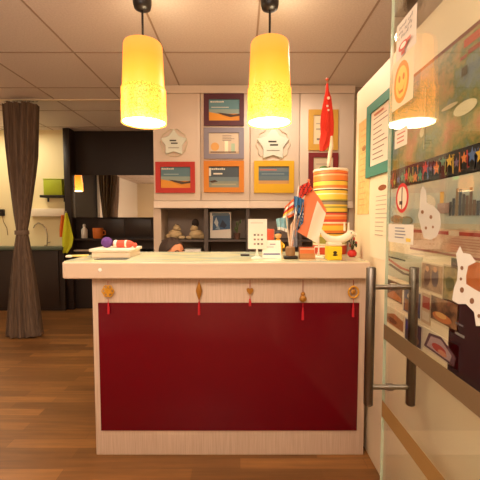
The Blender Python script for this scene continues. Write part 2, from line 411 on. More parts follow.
sh = [(rect(.05, .42, .12, .44), (150, 150, 150)), (rect(.06, .74, 1, 1), (196, 104, 46)), (rect(.05, .5, .11, .515), (130, 130, 140))]
tag(art('dark_poster', fmap_side(1.045, .42, .690, 1.084, X0), (34, 28, 36), sh), 'dark navy poster with an orange top at the right edge', 'poster')
tag(art('torn_paper', fmap_side(1.50, 1.048, .690, .735, X0 + .001), (232, 214, 176), [(rect(.0, .0, 1, .2), (206, 176, 130))], th=.001), 'cream paper border strip along the bottom of the photos', 'paper strip')
# teal framed notice and the papers round it
teal = thing('framed_notice', PX(380, 178, XW), 'white notice in a teal frame on the partition wall', 'notice')
A = PX(369, 110, XW); B = PX(390.5, 178, XW)
A2 = PX(369, 178, XW)
zb, zt, yl, yr = A2.z, A.z + .012, A.y, B.y - .02
fm = MB(); tm = M((66, 142, 128), .5); bw = .045
fm.box((XW - .012, yr, zb), (XW - .001, yl, zb + bw * 1.1), tm).box((XW - .012, yr, zt - bw), (XW - .001, yl, zt), tm)
fm.box((XW - .012, yr, zb + bw * 1.1), (XW - .001, yr + bw * .6, zt - bw), tm).box((XW - .012, yl - bw, zb + bw * 1.1), (XW - .001, yl, zt - bw), tm)
fm.build('frame', teal)
art('notice_sheet', fmap_side(yl - bw, yr + bw * .6, zb + bw * 1.1, zt - bw, XW - .005), (238, 226, 208), lines(9, .15, .9, .12, .85, .02, (150, 130, 120)) + [(rect(.2, .9, .7, .94), (190, 120, 90))], th=.002, parent=teal)
photo('wall_notice', 371, 181, 389, 262, (242, 228, 200), [(disc_pts(.6, .88, .2, .035), (150, 84, 46))] + lines(10, .3, .9, .3, .78, .008, (176, 156, 136)), 'white notice with a small brown picture below the teal frame', 'notice')
photo('wall_notice', 359, 124, 368.5, 214, M((236, 204, 140), .6, noise=((226, 190, 122), 40, (1, 1, 1))), [(disc_pts(.5, .7, .16, .03), (170, 120, 70))] + lines(14, .2, .85, .1, .9, .006, (196, 156, 104)), 'yellowed paper notice on the partition left of the teal frame', 'notice')

# stickers on the glass door
XS = XG - .0056
def sticker(name, x0, y0, x1, y1, base, shapes, label): return tag(art(name, side_px(x0, y0, x1, y1, XS), base, shapes, th=.0003, step=.00015), label, 'sticker')
sh = []
for i in range(3):                                             # three slanting lines of script
    for k in range(9):
        u = .14 + k * .078; v = .80 - i * .15 + .012 * ((k * 7 + i) % 3); h_ = .05 if (k * 5 + i) % 4 else .085
        if (k + 2 * i) % 6 != 5: sh.append(([(u, v), (u + .035, v + h_), (u + .062, v + h_), (u + .03, v)], (66, 58, 60)))
sh += [(disc_pts(.42, .26, .24, .12), (206, 76, 52)), (disc_pts(.42, .27, .15, .07), (232, 222, 206)), (rect(.34, .02, .52, .12), (206, 92, 66)), (rect(.62, .24, .8, .34), (206, 110, 86))]
sticker('text_sticker', 397, 27, 416, 43, (224, 214, 200), sh, 'white sticker with dark script and red emblem, topmost on the glass door')
f = side_px(393, 64, 413, 99, XS)
sh = [(disc_pts(.45, .5, .36, .42), (236, 150, 40)), (disc_pts(.45, .5, .27, .32), (252, 206, 92)), (disc_pts(.36, .58, .05, .07), (222, 130, 30)), (disc_pts(.56, .58, .05, .07), (222, 130, 30)),
      ([(.28, .45), (.36, .34), (.54, .34), (.62, .45), (.54, .28), (.36, .28)], (222, 130, 30))]
sticker('face_sticker', 393, 66, 413, 98, (238, 216, 176), sh, 'white sticker with a round orange smiling face on the glass door')
sticker('small_sticker', 395, 132, 407, 144, (226, 212, 190), lines(3, .2, .85, .3, .75, .08, (196, 120, 100)), 'small white sticker with reddish text above the star border')
mb = MB(); cP = PX(402, 198, XS); ry = (PX(396, 198, XS).y - PX(408.5, 198, XS).y) / 2; rz = (PX(402, 183.5, XS).z - PX(402, 213, XS).z) / 2
ring_o = [Vector((XS, cP.y - ry * math.cos(2 * PI * i / 40), cP.z + rz * math.sin(2 * PI * i / 40))) for i in range(40)]
def sc_in(q, k, d): return Vector((XS - d, cP.y + (q.y - cP.y) * k, cP.z + (q.z - cP.z) * k))
mb.prism(ring_o, (.0003, 0, 0), M((204, 42, 40), .5)); mb.poly([sc_in(q, .76, .0002) for q in ring_o], M((236, 216, 190), .5))
mb.poly([sc_in(Vector((0, cP.y + a_ * ry, cP.z + b_ * rz)), 1, .0004) for a_, b_ in ((.07, .74), (.07, -.74), (-.07, -.74), (-.07, .74))], M((84, 60, 54), .5))
mb.poly([sc_in(Vector((0, cP.y + a_ * ry, cP.z + b_ * rz)), 1, .0004) for a_, b_ in ((.4, -.2), (.4, -.45), (-.1, -.45), (-.1, -.2))], M((84, 60, 54), .5))
tag(mb.build('warning_sticker', recalc=False), 'round red ringed prohibition sticker on the glass door', 'sticker')
sticker('notice_sticker', 388.5, 224, 413, 245, (222, 216, 200), lines(4, .3, .9, .3, .8, .06, (130, 130, 140)) + [(rect(.75, .12, .92, .3), (232, 196, 70))], 'white text notice with a yellow square on the glass door')
def decal(name, pts, spots, col, label, scol=(128, 88, 58)):
    mb = MB(); q = [PX(x_, y_, XS) for x_, y_ in pts]; mb.prism(q, (.0003, 0, 0), M(col, .5) if isinstance(col, tuple) else col)
    for i, (sx, sy, sr) in enumerate(spots):
        mb.poly([PX(sx + a_, sy + b_, XS) + Vector((-.0003, 0, 0)) for a_, b_ in disc_pts(0, 0, sr * .9, sr * 1.2, 9)], M(scol, .5))
    return tag(mb.build(name, recalc=False), label, 'sticker')
decal('giraffe_sticker', [(456, 254), (460, 246), (463, 253), (470, 254), (476, 262), (468, 266), (466, 276), (466, 284), (474, 289), (483, 294), (496, 306), (500, 340), (493, 340), (490, 324), (482, 318), (481, 326), (476, 326), (474, 312), (466, 304), (458, 304), (452, 300), (454, 288), (457, 280), (458, 268)],
      [(462, 268, 1.8), (462, 290, 2.4), (472, 301, 2.6), (484, 306, 2.6), (461, 279, 1.4), (479, 316, 1.8)], (220, 216, 206), 'white giraffe sticker with brown spots at the right of the glass door')
decal('giraffe_sticker', [(420, 194), (423, 185), (426, 191), (427, 203), (434, 206), (440, 213), (441, 226), (437, 236), (431, 240), (424, 238), (421, 228), (418, 216), (420, 207)], [(422.5, 212, 1.7), (431, 217, 1.7), (426, 228, 1.4), (433, 227, 1.2)], film_mat((222, 216, 204), .55), 'smaller pale giraffe sticker with brown spots above the red chart bars')

# ------------------------------------------------------------------ reception desk
YD = 1.672; YT = 1.62; ZT = 1.0; YB = 2.15
xl, xr = P(92, 290, YD).x, P(367, 290, YD).x
grain = M((208, 184, 164), .5, noise=((190, 164, 142), 7, (60, 60, 1.0)))
desk = thing('reception_desk', (-.15, 1.9, 0), 'cream reception desk with a glossy dark red front panel', 'desk')
MB().box((xl, YD, 0), (xr, YB - .06, .925), grain, bev=.003).build('desk_body', desk)
pz0 = P(240, 431, YD - .01).z; pz1 = P(240, 303, YD - .01).z
red = M((98, 6, 20), .16, spec=.22)
MB().box((P(98.5, 303, YD).x, YD - .008, pz0), (P(359, 303, YD).x, YD - .0002, pz1), red, bev=.0015).build('front_panel', desk)['label'] = 'glossy dark red panel'
tl, tr = P(60, 270, YT).x, P(370.5, 270, YT).x
ct = MB(); zb_ = P(240, 279, YT).z
top_m = M((214, 190, 166), .35)
rc = .03; pts = []
for i in range(9): a_ = PI + i / 8 * PI / 2; pts.append((tl + rc + rc * math.cos(a_), YT + rc + rc * math.sin(a_)))
pts += [(tr, YT), (tr, YB)]
for i in range(9): a_ = PI / 2 + i / 8 * PI / 2; pts.append((tl + rc + rc * math.cos(a_), YB - rc + rc * math.sin(a_)))
ct.prism([(a_, b_, zb_) for a_, b_ in pts], (0, 0, ZT - zb_ - .003), top_m)
top = ct.build('countertop', desk)
bv = top.modifiers.new('bevel', 'BEVEL'); bv.width = .006; bv.segments = 2; bv.limit_method = 'ANGLE'
MB().prism([(a_ * .995 - .001, YT + .012 + (b_ - YT) * .955, ZT - .004) for a_, b_ in pts], (0, 0, .004), M((226, 214, 166), .18, noise=((176, 190, 176), 5, (1, 2.5, 1)))).build('glass_top', desk)['label'] = 'pale printed sheet under glass'
MB().lathe(P(100, 270, YT) - Vector((0, .004, 0)), [(.003, .0), (.009, .002), (.009, .0039)], M((248, 244, 236), .3), axis='y', n=14).build('bell_button', desk)['label'] = 'small white button'

# gold charms with red tassels under the counter
gold = M((214, 156, 44), .45, metal=.25); dgold = M((172, 118, 44), .45, metal=.4); tas = M((190, 22, 36), .6)
def charm(cx, ytop, yc, rw, ybot, style, label):
    Y = YD - .014
    c = P(cx, yc, Y); t = P(cx, ytop, Y); b_ = P(cx, ybot, Y)
    o = thing('hanging_charm', b_, label, 'charm', 'gold charms hanging under the desk top')
    r_ = rw / F * Y; mb = MB()
    if style == 'knot':
        for k in range(6): mb.tube([c + Vector((r_ * .55 * math.cos(k * PI / 3) + r_ * .42 * math.cos(q * PI / 5), -.002, r_ * .55 * math.sin(k * PI / 3) + r_ * .42 * math.sin(q * PI / 5))) for q in range(10)], .0032, gold, n=6, closed=True)
        mb.ball(c, r_ * .35, gold, (1, .35, 1), n=12)
    elif style == 'drop':
        mb.lathe((c.x, c.y, c.z), [(.001, -r_ * 3), (r_ * .6, -r_ * 1.6), (r_, 0), (r_ * .7, r_ * 1.4), (.0015, r_ * 3)], dgold, n=14, sy=.5)
    elif style == 'heart':
        h = [(0, -1.1), (.9, 0), (.95, .6), (.5, .95), (0, .55), (-.5, .95), (-.95, .6), (-.9, 0)]
        mb.prism([c + Vector((a_ * r_, -.004, q * r_)) for a_, q in h], (0, .007, 0), dgold)
    elif style == 'gourd':
        mb.ball(c - Vector((0, 0, r_ * .5)), r_, dgold, (1, .5, .9), n=14).ball(c + Vector((0, 0, r_ * .8)), r_ * .6, dgold, (1, .6, 1), n=12)
    else:
        mb.tube([c + Vector((r_ * math.cos(q * PI / 10), -.001, r_ * 1.15 * math.sin(q * PI / 10))) for q in range(20)], .0045, gold, n=8, closed=True)
        mb.ball(c, r_ * .55, dgold, (1, .4, 1), n=12)
    mb.build('charm', o)
    MB().tube([t + Vector((0, -.0005, 0)), c], .0014, M((150, 40, 34), .7), n=6).build('cord', o)
    tb = MB(); q0 = P(cx, yc + rw * 1.2, Y)
    L = q0.z - b_.z
    tb.lathe((cx_ := c.x, c.y - .0005, b_.z), [(.0058, 0), (.0052, L * .45), (.0035, L * .55), (.0042, L * .62), (.0015, L * .7), (.001, L)], tas, n=12, rip=lambda a_, h: 1 + .12 * math.cos(6 * a_), sy=.8)
    tb.build('tassel', o)
    return o
charm(108, 281, 291, 6.2, 314, 'knot', 'round gold knot charm with red tassel, leftmost under the desk top')
charm(199, 280, 291, 3.2, 315, 'drop', 'slim drop-shaped gold charm with red tassel, second from the left')
charm(250, 280, 291, 3.6, 306, 'heart', 'heart-shaped brass charm, third of five under the desk top')
charm(303, 280, 297, 3.8, 320, 'gourd', 'gourd-shaped brass charm with red tassel, second from the right')
charm(353.5, 280, 292, 5.0, 317, 'ring', 'ringed round gold charm with red tassel, rightmost under the desk top')

# ------------------------------------------------------------------ hanging cabinets and the shelf unit below
CW = M((226, 208, 190), .5); CD = M((221, 202, 184), .45)
zc0 = P(240, 208, YC).z; zc1 = CEIL - .004
edges = [153, 200.7, 250, 299.5, 354]
cl_lab = ['white hanging cabinet with the red framed picture on its door', 'white hanging cabinet with three framed pictures stacked on its door',
          'white hanging cabinet with the yellow framed picture on its door', 'white hanging cabinet behind the tall red flag, next to the partition']
for i in range(4):
    a_, b_ = P(edges[i], 150, YC).x, P(edges[i + 1], 150, YC).x
    o = thing('wall_cabinet', ((a_ + b_) / 2, YC + .18, zc0), cl_lab[i], 'cabinet', 'white cabinets hung in a row behind the desk')
    zd0 = P(240, 200.5, YC).z; zd1 = P(240, 93.5, YC).z
    MB().box((a_ + .0006, YC + .022, zc0), (b_ - .0006, YC + .365, zc1), CW).build('carcass', o)
    MB().box((a_ + .0006, YC, zd1 + .004), (b_ - .0006, YC + .0219, zc1), CW).build('top_rail', o)
    MB().box((a_ + .0006, YC - .006, zc0), (b_ - .0006, YC + .0219, zd0 - .004), CW).build('bottom_rail', o)
    MB().box((a_ + .004, YC, zd0), (b_ - .004, YC + .0219, zd1), CD, bev=.0015).build('door', o)
# open shelf unit standing on the floor underneath
YSH = YC + .02; YSB = YC + .34
su = thing('shelf_unit', (P(254, 240, YC).x, YC + .2, 0), 'low open shelf unit with grey compartments under the white cabinets', 'shelf unit')
gry = M((148, 130, 120), .6); dgr = M((84, 72, 66), .6); lite = M((198, 176, 156), .55)
xa, xb = P(153.5, 220, YC).x, P(353.5, 220, YC).x
zt_ = zc0 - .002; zs = P(240, 240, YSH).z
MB().box((xa, YSH, 0), (xb, YSB, .80), lite).build('base_cabinet', su)
MB().box((xa, YSB - .012, .80), (xb, YSB, zt_), gry).build('back_panel', su)
for e0, e1, m_ in ((153.5, 161, lite), (204, 208, dgr), (246, 249.5, dgr), (299, 302, dgr), (349, 353.5, lite)):
    MB().box((P(e0, 220, YSH).x, YSH, .80), (P(e1, 220, YSH).x, YSB - .0125, zt_), m_).build('divider', su)
for e0, e1 in ((161, 204), (208, 246), (249.5, 299), (302, 349)):
    MB().box((P(e0, 240, YSH).x + .001, YSH + .004, zs - .016), (P(e1, 240, YSH).x - .001, YSB - .013, zs), dgr).build('shelf', su)
# things on the shelves
def plush(cx, by, w_, mirror, label, hat):
    Y = YSH + .12; c = P(cx, by, Y); c.z = zs; s = w_ / F * Y
    o = thing('plush_toy', c, label, 'soft toy', 'plush toys on the shelf'); fur = M((188, 162, 122), .95, bump=.6); dk = M((44, 34, 30), .9)
    k = -1 if mirror else 1
    MB().ball(c + Vector((-k * s * .05, 0, s * .27)), s * .36, fur, (1.1, .8, .75)).ball(c + Vector((-k * s * .3, 0, s * .17)), s * .24, fur, (1.2, .8, .7)).build('body', o)
    MB().ball(c + Vector((k * s * .05, -.01, s * .62)), s * .2, fur, (1, .9, .95)).ball(c + Vector((k * s * .2, -.01, s * .56)), s * .09, fur).build('head', o)
    for q in (-1, 1): MB().ball(c + Vector((k * s * .02, q * s * .14, s * .78)), s * .06, dk if hat else fur).build('ear', o)
    if hat: MB().ball(c + Vector((k * s * .0, .0, s * .88)), s * .2, dk, (1, .9, 1.35)).build('hat', o)
    else: MB().ball(c + Vector((k * s * .04, -.0, s * .76)), s * .13, dk, (1.1, 1, .6)).build('hair', o)
    for q in (-1, 1): MB().ball(c + Vector((k * s * .34, q * s * .14, s * .1)), s * .12, fur, (1.4, .8, .8)).build('paw', o)
plush(176, 239, 18, False, 'tan plush toy with dark hair on top, left on the shelf', False)
plush(195.5, 239, 18, True, 'tan plush toy with a tall dark hat, beside the divider', True)
c = P(193, 250, YSH + .1)
for k in range(5):
    z_ = .80 + .026 * k
    o = MB().rbox((c.x + .004 * (k % 2), YSH + .13, z_ + .0125), (.16 - .008 * (k % 3), .21, .024), M([(206, 192, 178), (90, 78, 74), (226, 216, 204), (120, 110, 106), (232, 224, 214)][k], .6), rot=(0, 0, .03 * (k - 2)))
    tag(o.build('file_box'), '%s flat file in the pile under the dark-hatted plush toy, %s' % (['pale', 'dark', 'cream', 'grey', 'white'][k], ['lowest', 'second lowest', 'in the middle', 'second from the top', 'on top'][k]), 'file', 'files piled on the lower shelf')
# blue and white picture book standing on the shelf
f = fmap_front(210, 212, 231, 238.2, YSH + .09)
bk = thing('picture_board', f(.5, 0, 0), 'blue and white picture board standing on the shelf', 'picture board')
art('board', f, (206, 196, 184), [([(.12, .3), (.15, .85), (.95, .92), (.97, .35)], (56, 84, 118)), ([(.2, .6), (.3, .8), (.4, .6), (.35, .4)], (176, 182, 186)), ([(.45, .45), (.6, .7), (.8, .5), (.7, .38)], (36, 46, 66)), (rect(.1, .86, .9, .97), (90, 100, 108)), ([(.25, .35), (.4, .5), (.5, .32)], (120, 140, 156))], th=.02, parent=bk)
MB().box(f(.5, .0, -.06) - Vector((.02, 0, 0)), f(.5, .3, -.021) + Vector((.02, 0, 0)), M((80, 70, 66), .6)).build('back_stand', bk)
c = P(237, 239, YSH + .12); c.z = zs
pl = thing('potted_sprig', c, 'thin green sprig in a small dark pot right of the picture board', 'plant')
MB().lathe(c, [(.024, 0), (.032, .055), (.035, .06), (.028, .061)], M((96, 66, 52), .6), n=18).build('pot', pl)
sp = MB(); lf = M((84, 100, 52), .7)
for dx, hh in ((.0, .15), (.03, .17), (-.015, .1)):
    sp.tube([c + Vector((0, 0, .05)), c + Vector((dx * .4, 0, .05 + hh * .5)), c + Vector((dx, 0, hh))], .004, lf, n=6)
    sp.ball(c + Vector((dx * 1.1, 0, hh)), .014, lf, (.6, .5, 1.5), n=10)
sp.build('leaves', pl)
c = P(228, 250, YSH + .1); c.z = .80
tag(MB().lathe(c, [(.055, 0), (.11, .02), (.13, .06), (.135, .085), (.122, .085), (.1, .03)], M((44, 36, 34), .45), n=30, sy=.7).build('bowl'), 'dark shallow bowl on the lower shelf under the picture board', 'bowl')

# ------------------------------------------------------------------ person sitting behind the desk
PY = 2.52
hc = P(172.5, 238, PY); px0 = hc.x
stl = thing('stool', (px0 - .03, PY, 0), 'round dark stool under the person behind the desk', 'stool')
MB().lathe((px0 - .03, PY + .04, 0), [(.15, .37), (.17, .385), (.17, .415), (.15, .43)], M((50, 42, 40), .6), n=28).build('seat', stl)
MB().lathe((px0 - .03, PY + .04, 0), [(.03, .03), (.03, .3695)], steel, n=16).build('post', stl)
MB().lathe((px0 - .03, PY + .04, 0), [(.18, .0005), (.18, .012), (.05, .03)], steel, n=28).build('base', stl)
pe = thing('person', (px0 - .03, PY + .04, .43), 'person with dark brown hair seated behind the desk, only the head showing', 'person')
skin = M((214, 138, 96), .55); hairm = M((54, 36, 26), .7, bump=.3); shirt = M((70, 62, 66), .85); trs = M((44, 42, 50), .85)
def skinned(nodes, edges, root=0):
    me = bpy.data.meshes.new('sk'); me.from_pydata([n_[0] for n_ in nodes], edges, []); o = bpy.data.objects.new('sk', me); COL.objects.link(o)
    o.modifiers.new('s', 'SKIN').use_smooth_shade = True; sb = o.modifiers.new('u', 'SUBSURF'); sb.levels = 2; sb.render_levels = 2
    sv = me.skin_vertices[0].data if me.skin_vertices else None
    if sv is None:
        b2 = bmesh.new(); b2.from_mesh(me); ly = b2.verts.layers.skin.verify(); b2.to_mesh(me); b2.free(); sv = me.skin_vertices[0].data
    for k, n_ in enumerate(nodes): sv[k].radius = (n_[1], n_[1] * (n_[2] if len(n_) > 2 else 1)); sv[k].use_root = (k == root)
    dg_ = bpy.context.evaluated_depsgraph_get(); m2 = bpy.data.meshes.new_from_object(o.evaluated_get(dg_)); bpy.data.objects.remove(o); return m2
bx_, by_ = px0 - .03, PY + .04
HZ = hc.z - .118                                 # middle of the head
nodes = [((bx_, by_, .53), .10), ((bx_, by_ - .01, .64), .105), ((bx_ + .01, by_ - .03, .76), .105), ((px0 - .01, PY - .0, .83), .05), ((px0, PY, .90), .045),
         ((bx_ - .16, by_ - .02, .79), .048), ((bx_ - .2, by_ - .08, .60), .038), ((bx_ - .1, by_ - .24, .56), .028),
         ((bx_ + .17, by_ - .03, .79), .048), ((bx_ + .21, by_ - .09, .60), .038), ((bx_ + .1, by_ - .25, .56), .028),
         ((bx_ - .09, by_ - .03, .50), .075), ((bx_ - .1, by_ - .30, .49), .055), ((bx_ - .1, by_ - .25, .09), .036), ((bx_ - .1, by_ - .36, .04), .03),
         ((bx_ + .09, by_ - .03, .50), .075), ((bx_ + .1, by_ - .30, .49), .055), ((bx_ + .1, by_ - .25, .09), .036), ((bx_ + .1, by_ - .36, .04), .03)]
me_b = skinned(nodes, [(0, 1), (1, 2), (2, 3), (3, 4), (2, 5), (5, 6), (6, 7), (2, 8), (8, 9), (9, 10), (0, 11), (11, 12), (12, 13), (13, 14), (0, 15), (15, 16), (16, 17), (17, 18)])
mb = MB(); mb.mi(skin); mb.mi(shirt); mb.mi(trs); mb.bm.from_mesh(me_b)
for f_ in mb.bm.faces:
    z_ = f_.calc_center_median(); f_.smooth = True
    f_.material_index = 2 if (z_.z < .52 or (z_.y < by_ - .14 and z_.z < .545 and False)) else (0 if z_.z > .845 or z_.y < by_ - .2 else 1)
# head: local axes, face looks along +x', turned to camera-right and a little forward
ha = math.radians(-38)
def hd_(x_, y_, z_): return Vector((px0 + x_ * math.cos(ha) - y_ * math.sin(ha), PY + x_ * math.sin(ha) + y_ * math.cos(ha), HZ + z_))
mb.ball(hd_(-.004, 0, .02), .094, skin, (1.0, .80, 1.02), rot=(0, 0, ha), n=28)
mb.ball(hd_(.022, 0, -.045), .068, skin, (.95, .84, 1.05), rot=(0, 0, ha), n=22)
mb.ball(hd_(.094, 0, -.012), .016, skin, (.9, .8, 1.5), rot=(0, 0, ha), n=12)
for q_ in (-1, 1): mb.ball(hd_(-.005, q_ * .078, -.005), .022, skin, (.7, .35, 1.2), rot=(0, 0, ha), n=12)
# hands: palm and five curled fingers resting on the thighs
for q_ in (-1, 1):
    w0 = Vector((bx_ + q_ * .1, by_ - .25, .56)); mb.ball(w0 + Vector((0, -.05, -.002)), .04, skin, (.85, 1.1, .42), n=14)
    for k_ in range(4):
        a0 = w0 + Vector(((k_ - 1.5) * .019, -.085, .0)); L_ = (.06, .07, .066, .05)[k_ if q_ > 0 else 3 - k_]
        mb.tube([a0, a0 + Vector((0, -L_ * .5, .004)), a0 + Vector((0, -L_ * .85, -.012)), a0 + Vector((0, -L_, -.026))], [.0095, .009, .008, .006], skin, n=8)
    mb.tube([w0 + Vector((-q_ * .03, -.03, 0)), w0 + Vector((-q_ * .05, -.06, -.006)), w0 + Vector((-q_ * .048, -.085, -.016))], [.012, .010, .008], skin, n=8)
mb.build('body', pe)
for q_ in (-1, 1):
    ey = MB().ball(hd_(.080, q_ * .031, .008), .0115, M((232, 224, 214), .3), n=12).ball(hd_(.0895, q_ * .032, .007), .0052, M((30, 22, 18), .3), n=10).build('eye', pe)
    MB().tube([hd_(.087, q_ * .016, .026), hd_(.088, q_ * .031, .031), hd_(.078, q_ * .048, .026)], .0034, hairm, n=6).build('eyebrow', pe)
MB().tube([hd_(.080, -.022, -.062), hd_(.087, 0, -.064), hd_(.080, .022, -.062)], [.003, .0055, .003], M((178, 92, 76), .5), n=8).build('mouth', pe)
hb = MB(); N_ = 40; rws = []
for k_ in range(15):                                           # a cap open towards the face
    el = PI / 2 - k_ * PI * .78 / 14; row = []
    for i_ in range(N_):
        t_ = 2 * PI * i_ / N_; fr_ = max(0, math.cos(t_))
        e_ = max(el, .62 * fr_ ** .5 + (1 - fr_ ** .5) * -1.2) if fr_ > .12 else el
        row.append(hb.bm.verts.new(hd_(-.012 + .104 * math.cos(e_) * math.cos(t_), .088 * math.cos(e_) * math.sin(t_), .022 + .100 * math.sin(e_) + .003 * math.sin(9 * t_))))
    rws.append(row)
hb.mi(hairm)
for a_, b_ in zip(rws, rws[1:]):
    for i_ in range(N_): f_ = hb.bm.faces.new((a_[i_], a_[(i_ + 1) % N_], b_[(i_ + 1) % N_], b_[i_])); f_.smooth = True
ho = hb.build('hair', pe); ho['label'] = 'dark brown hair'
bpy.data.meshes.remove(me_b)

# ------------------------------------------------------------------ framed pictures on the cabinet doors
def framed(x0, y0, x1, y1, ins, col, shapes, base, label, Yf=YC - .0005):
    il, it, ir, ib = ins
    A, B = P(x0, y1, Yf), P(x1, y0, Yf)
    o = thing('framed_picture', ((A.x + B.x) / 2, Yf, A.z), label, 'picture', 'framed pictures on the white cabinet doors')
    a_, b_ = P(x0 + il, y1 - ib, Yf), P(x1 - ir, y0 + it, Yf)
    m_ = M(col, .5); th = .016; mb = MB()
    mb.box((A.x, Yf - th, A.z), (B.x, Yf, a_.z), m_).box((A.x, Yf - th, b_.z), (B.x, Yf, B.z), m_).box((A.x, Yf - th, a_.z), (a_.x, Yf, b_.z), m_).box((b_.x, Yf - th, a_.z), (B.x, Yf, b_.z), m_)
    mb.build('frame', o)
    art('picture', fmap_front(x0 + il, y0 + it, x1 - ir, y1 - ib, Yf - .006), base, shapes, th=.005, parent=o)
    return o
sand, sky, dk, wt = (214, 138, 48), (98, 138, 146), (72, 52, 40), (226, 220, 206)
beach = [(rect(0, .0, 1, .34), sand), (rect(0, .34, 1, .55), (142, 158, 150)), ([(.25, .40), (.5, .36), (.8, .30), (1, .34), (1, .24), (.7, .18), (.45, .28)], dk), ([(0, .0), (0, .42), (.3, .34), (.6, .12), (.9, .0)], (224, 150, 50))]
def head_txt(u0, u1, v, h, n=7):
    out = []; wd = (u1 - u0) / n
    for i in range(n): out.append((rect(u0 + i * wd, v, u0 + i * wd + wd * .78, v + h * (1 if i % 3 else 1.3)), wt))
    return out
framed(204, 94, 244, 126, (5, 5.5, 4.5, 5), (84, 38, 50), beach + head_txt(.05, .5, .86, .05) + [(rect(.08, .62, .65, .65), wt)], sky, 'beach picture in a dark maroon frame, top of the column of three')
framed(204, 128, 244, 159, (5, 5, 5, 5), (140, 134, 146), [(rect(.0, .0, 1, .12), (196, 170, 140)), (disc_pts(.2, .35, .14, .2), (226, 170, 98)), (rect(.52, .05, .64, .62), (246, 238, 206)), (rect(.74, .05, .86, .5), (176, 200, 172)), (rect(.05, .06, .9, .12), (120, 96, 80))] + lines(4, .45, .85, .65, .88, .025, (150, 130, 120)), (214, 196, 172), 'pale picture in a grey-mauve frame, middle of the column of three')
framed(204, 161, 244, 192.5, (5, 5.5, 5, 5), (212, 128, 34), [(rect(0, 0, 1, .3), (136, 142, 128)), (rect(0, .3, 1, .5), (110, 128, 134)), ([(.0, .3), (.2, .36), (.3, .28), (.1, .22)], dk), (rect(.1, .12, .9, .18), (170, 160, 130)), (rect(.0, .55, .07, .92), wt)] + head_txt(.02, .55, .84, .07, 8) + [(rect(.15, .62, .45, .69), wt)], (70, 82, 92), 'dark sea picture in an orange frame, bottom of the column of three')
framed(156, 162, 195, 193, (5, 5, 4.5, 5), (186, 44, 34), beach + head_txt(.03, .45, .88, .06) + [(rect(.1, .64, .6, .67), (170, 190, 190))], (92, 124, 136), 'beach picture in a bright red frame on the leftmost cabinet')
framed(254, 161, 294, 193, (4.5, 5.5, 5, 9), (222, 172, 30), [(rect(0, 0, 1, .2), (196, 150, 96)), (rect(0, .2, 1, .45), (102, 120, 128)), (rect(0, .45, 1, .7), (84, 108, 124)), (rect(.05, .78, .6, .84), (206, 110, 90)), (rect(.1, .55, .85, .6), (132, 148, 150))], (110, 124, 130), 'sea picture in a bright yellow frame under the second star ornament')
framed(308, 110, 338, 150.5, (5, 5.5, 10, 6), (206, 158, 66), [(rect(.25, .15, .85, .22), (130, 120, 110)), (rect(.2, .5, .6, .56), (176, 160, 140)), (rect(.2, .7, .5, .74), (176, 160, 140))], (228, 208, 172), 'upright cream certificate in an ochre frame behind the red flag')
framed(308, 153, 338, 188, (5, 4.5, 5, 6), (124, 34, 38), [(rect(.1, .1, .9, .4), (160, 150, 120)), (rect(.15, .7, .85, .76), (190, 170, 150))], (214, 196, 166), 'picture in a dark red frame behind the striped canister')
# star ornaments
def star_orn(x0, y0, x1, y1, label):
    Y = YC - .0005; c = P((x0 + x1) / 2, (y0 + y1) / 2, Y); r_ = (x1 - x0) / 2 / F * Y
    o = thing('star_ornament', c - Vector((0, 0, r_)), label, 'ornament', 'star ornaments on the cabinet doors')
    sm = M((214, 218, 204), .35, metal=.1); mb = MB()
    mb.prism([(c.x + a_, Y, c.z + b_) for a_, b_ in star_pts(0, -.02 * r_, r_ * 1.06, .62)], (0, -.018, 0), sm)
    s_ = mb.build('star', o); bv = s_.modifiers.new('bevel', 'BEVEL'); bv.width = .006; bv.segments = 3
    mb = MB(); mb.tube([(c.x + r_ * 1.0 * math.cos(q * PI / 24) * (1 + .05 * math.cos(q * PI / 24 * 10)), Y - .006, c.z + r_ * math.sin(q * PI / 24) * (1 + .05 * math.cos(q * PI / 24 * 10))) for q in range(48)], .0035, M((214, 204, 176), .4), n=8, closed=True); mb.build('rim', o)
    mb = MB(); mb.box((c.x - r_ * .3, Y - .0192, c.z + r_ * .1), (c.x + r_ * .2, Y - .0182, c.z + r_ * .2), M((60, 56, 50), .6)).box((c.x - r_ * .2, Y - .0192, c.z - r_ * .1), (c.x + r_ * .3, Y - .0182, c.z + r_ * .0), M((70, 66, 58), .6)).box((c.x - r_ * .4, Y - .0192, c.z - r_ * .42), (c.x + r_ * .4, Y - .0182, c.z - r_ * .36), M((150, 146, 130), .6))
    mb.build('engraving', o)
star_orn(161, 129, 187, 157, 'silver star ornament on the leftmost cabinet above the red frame')
star_orn(257, 131, 289, 158, 'silver star ornament above the yellow frame, half behind the lamp')

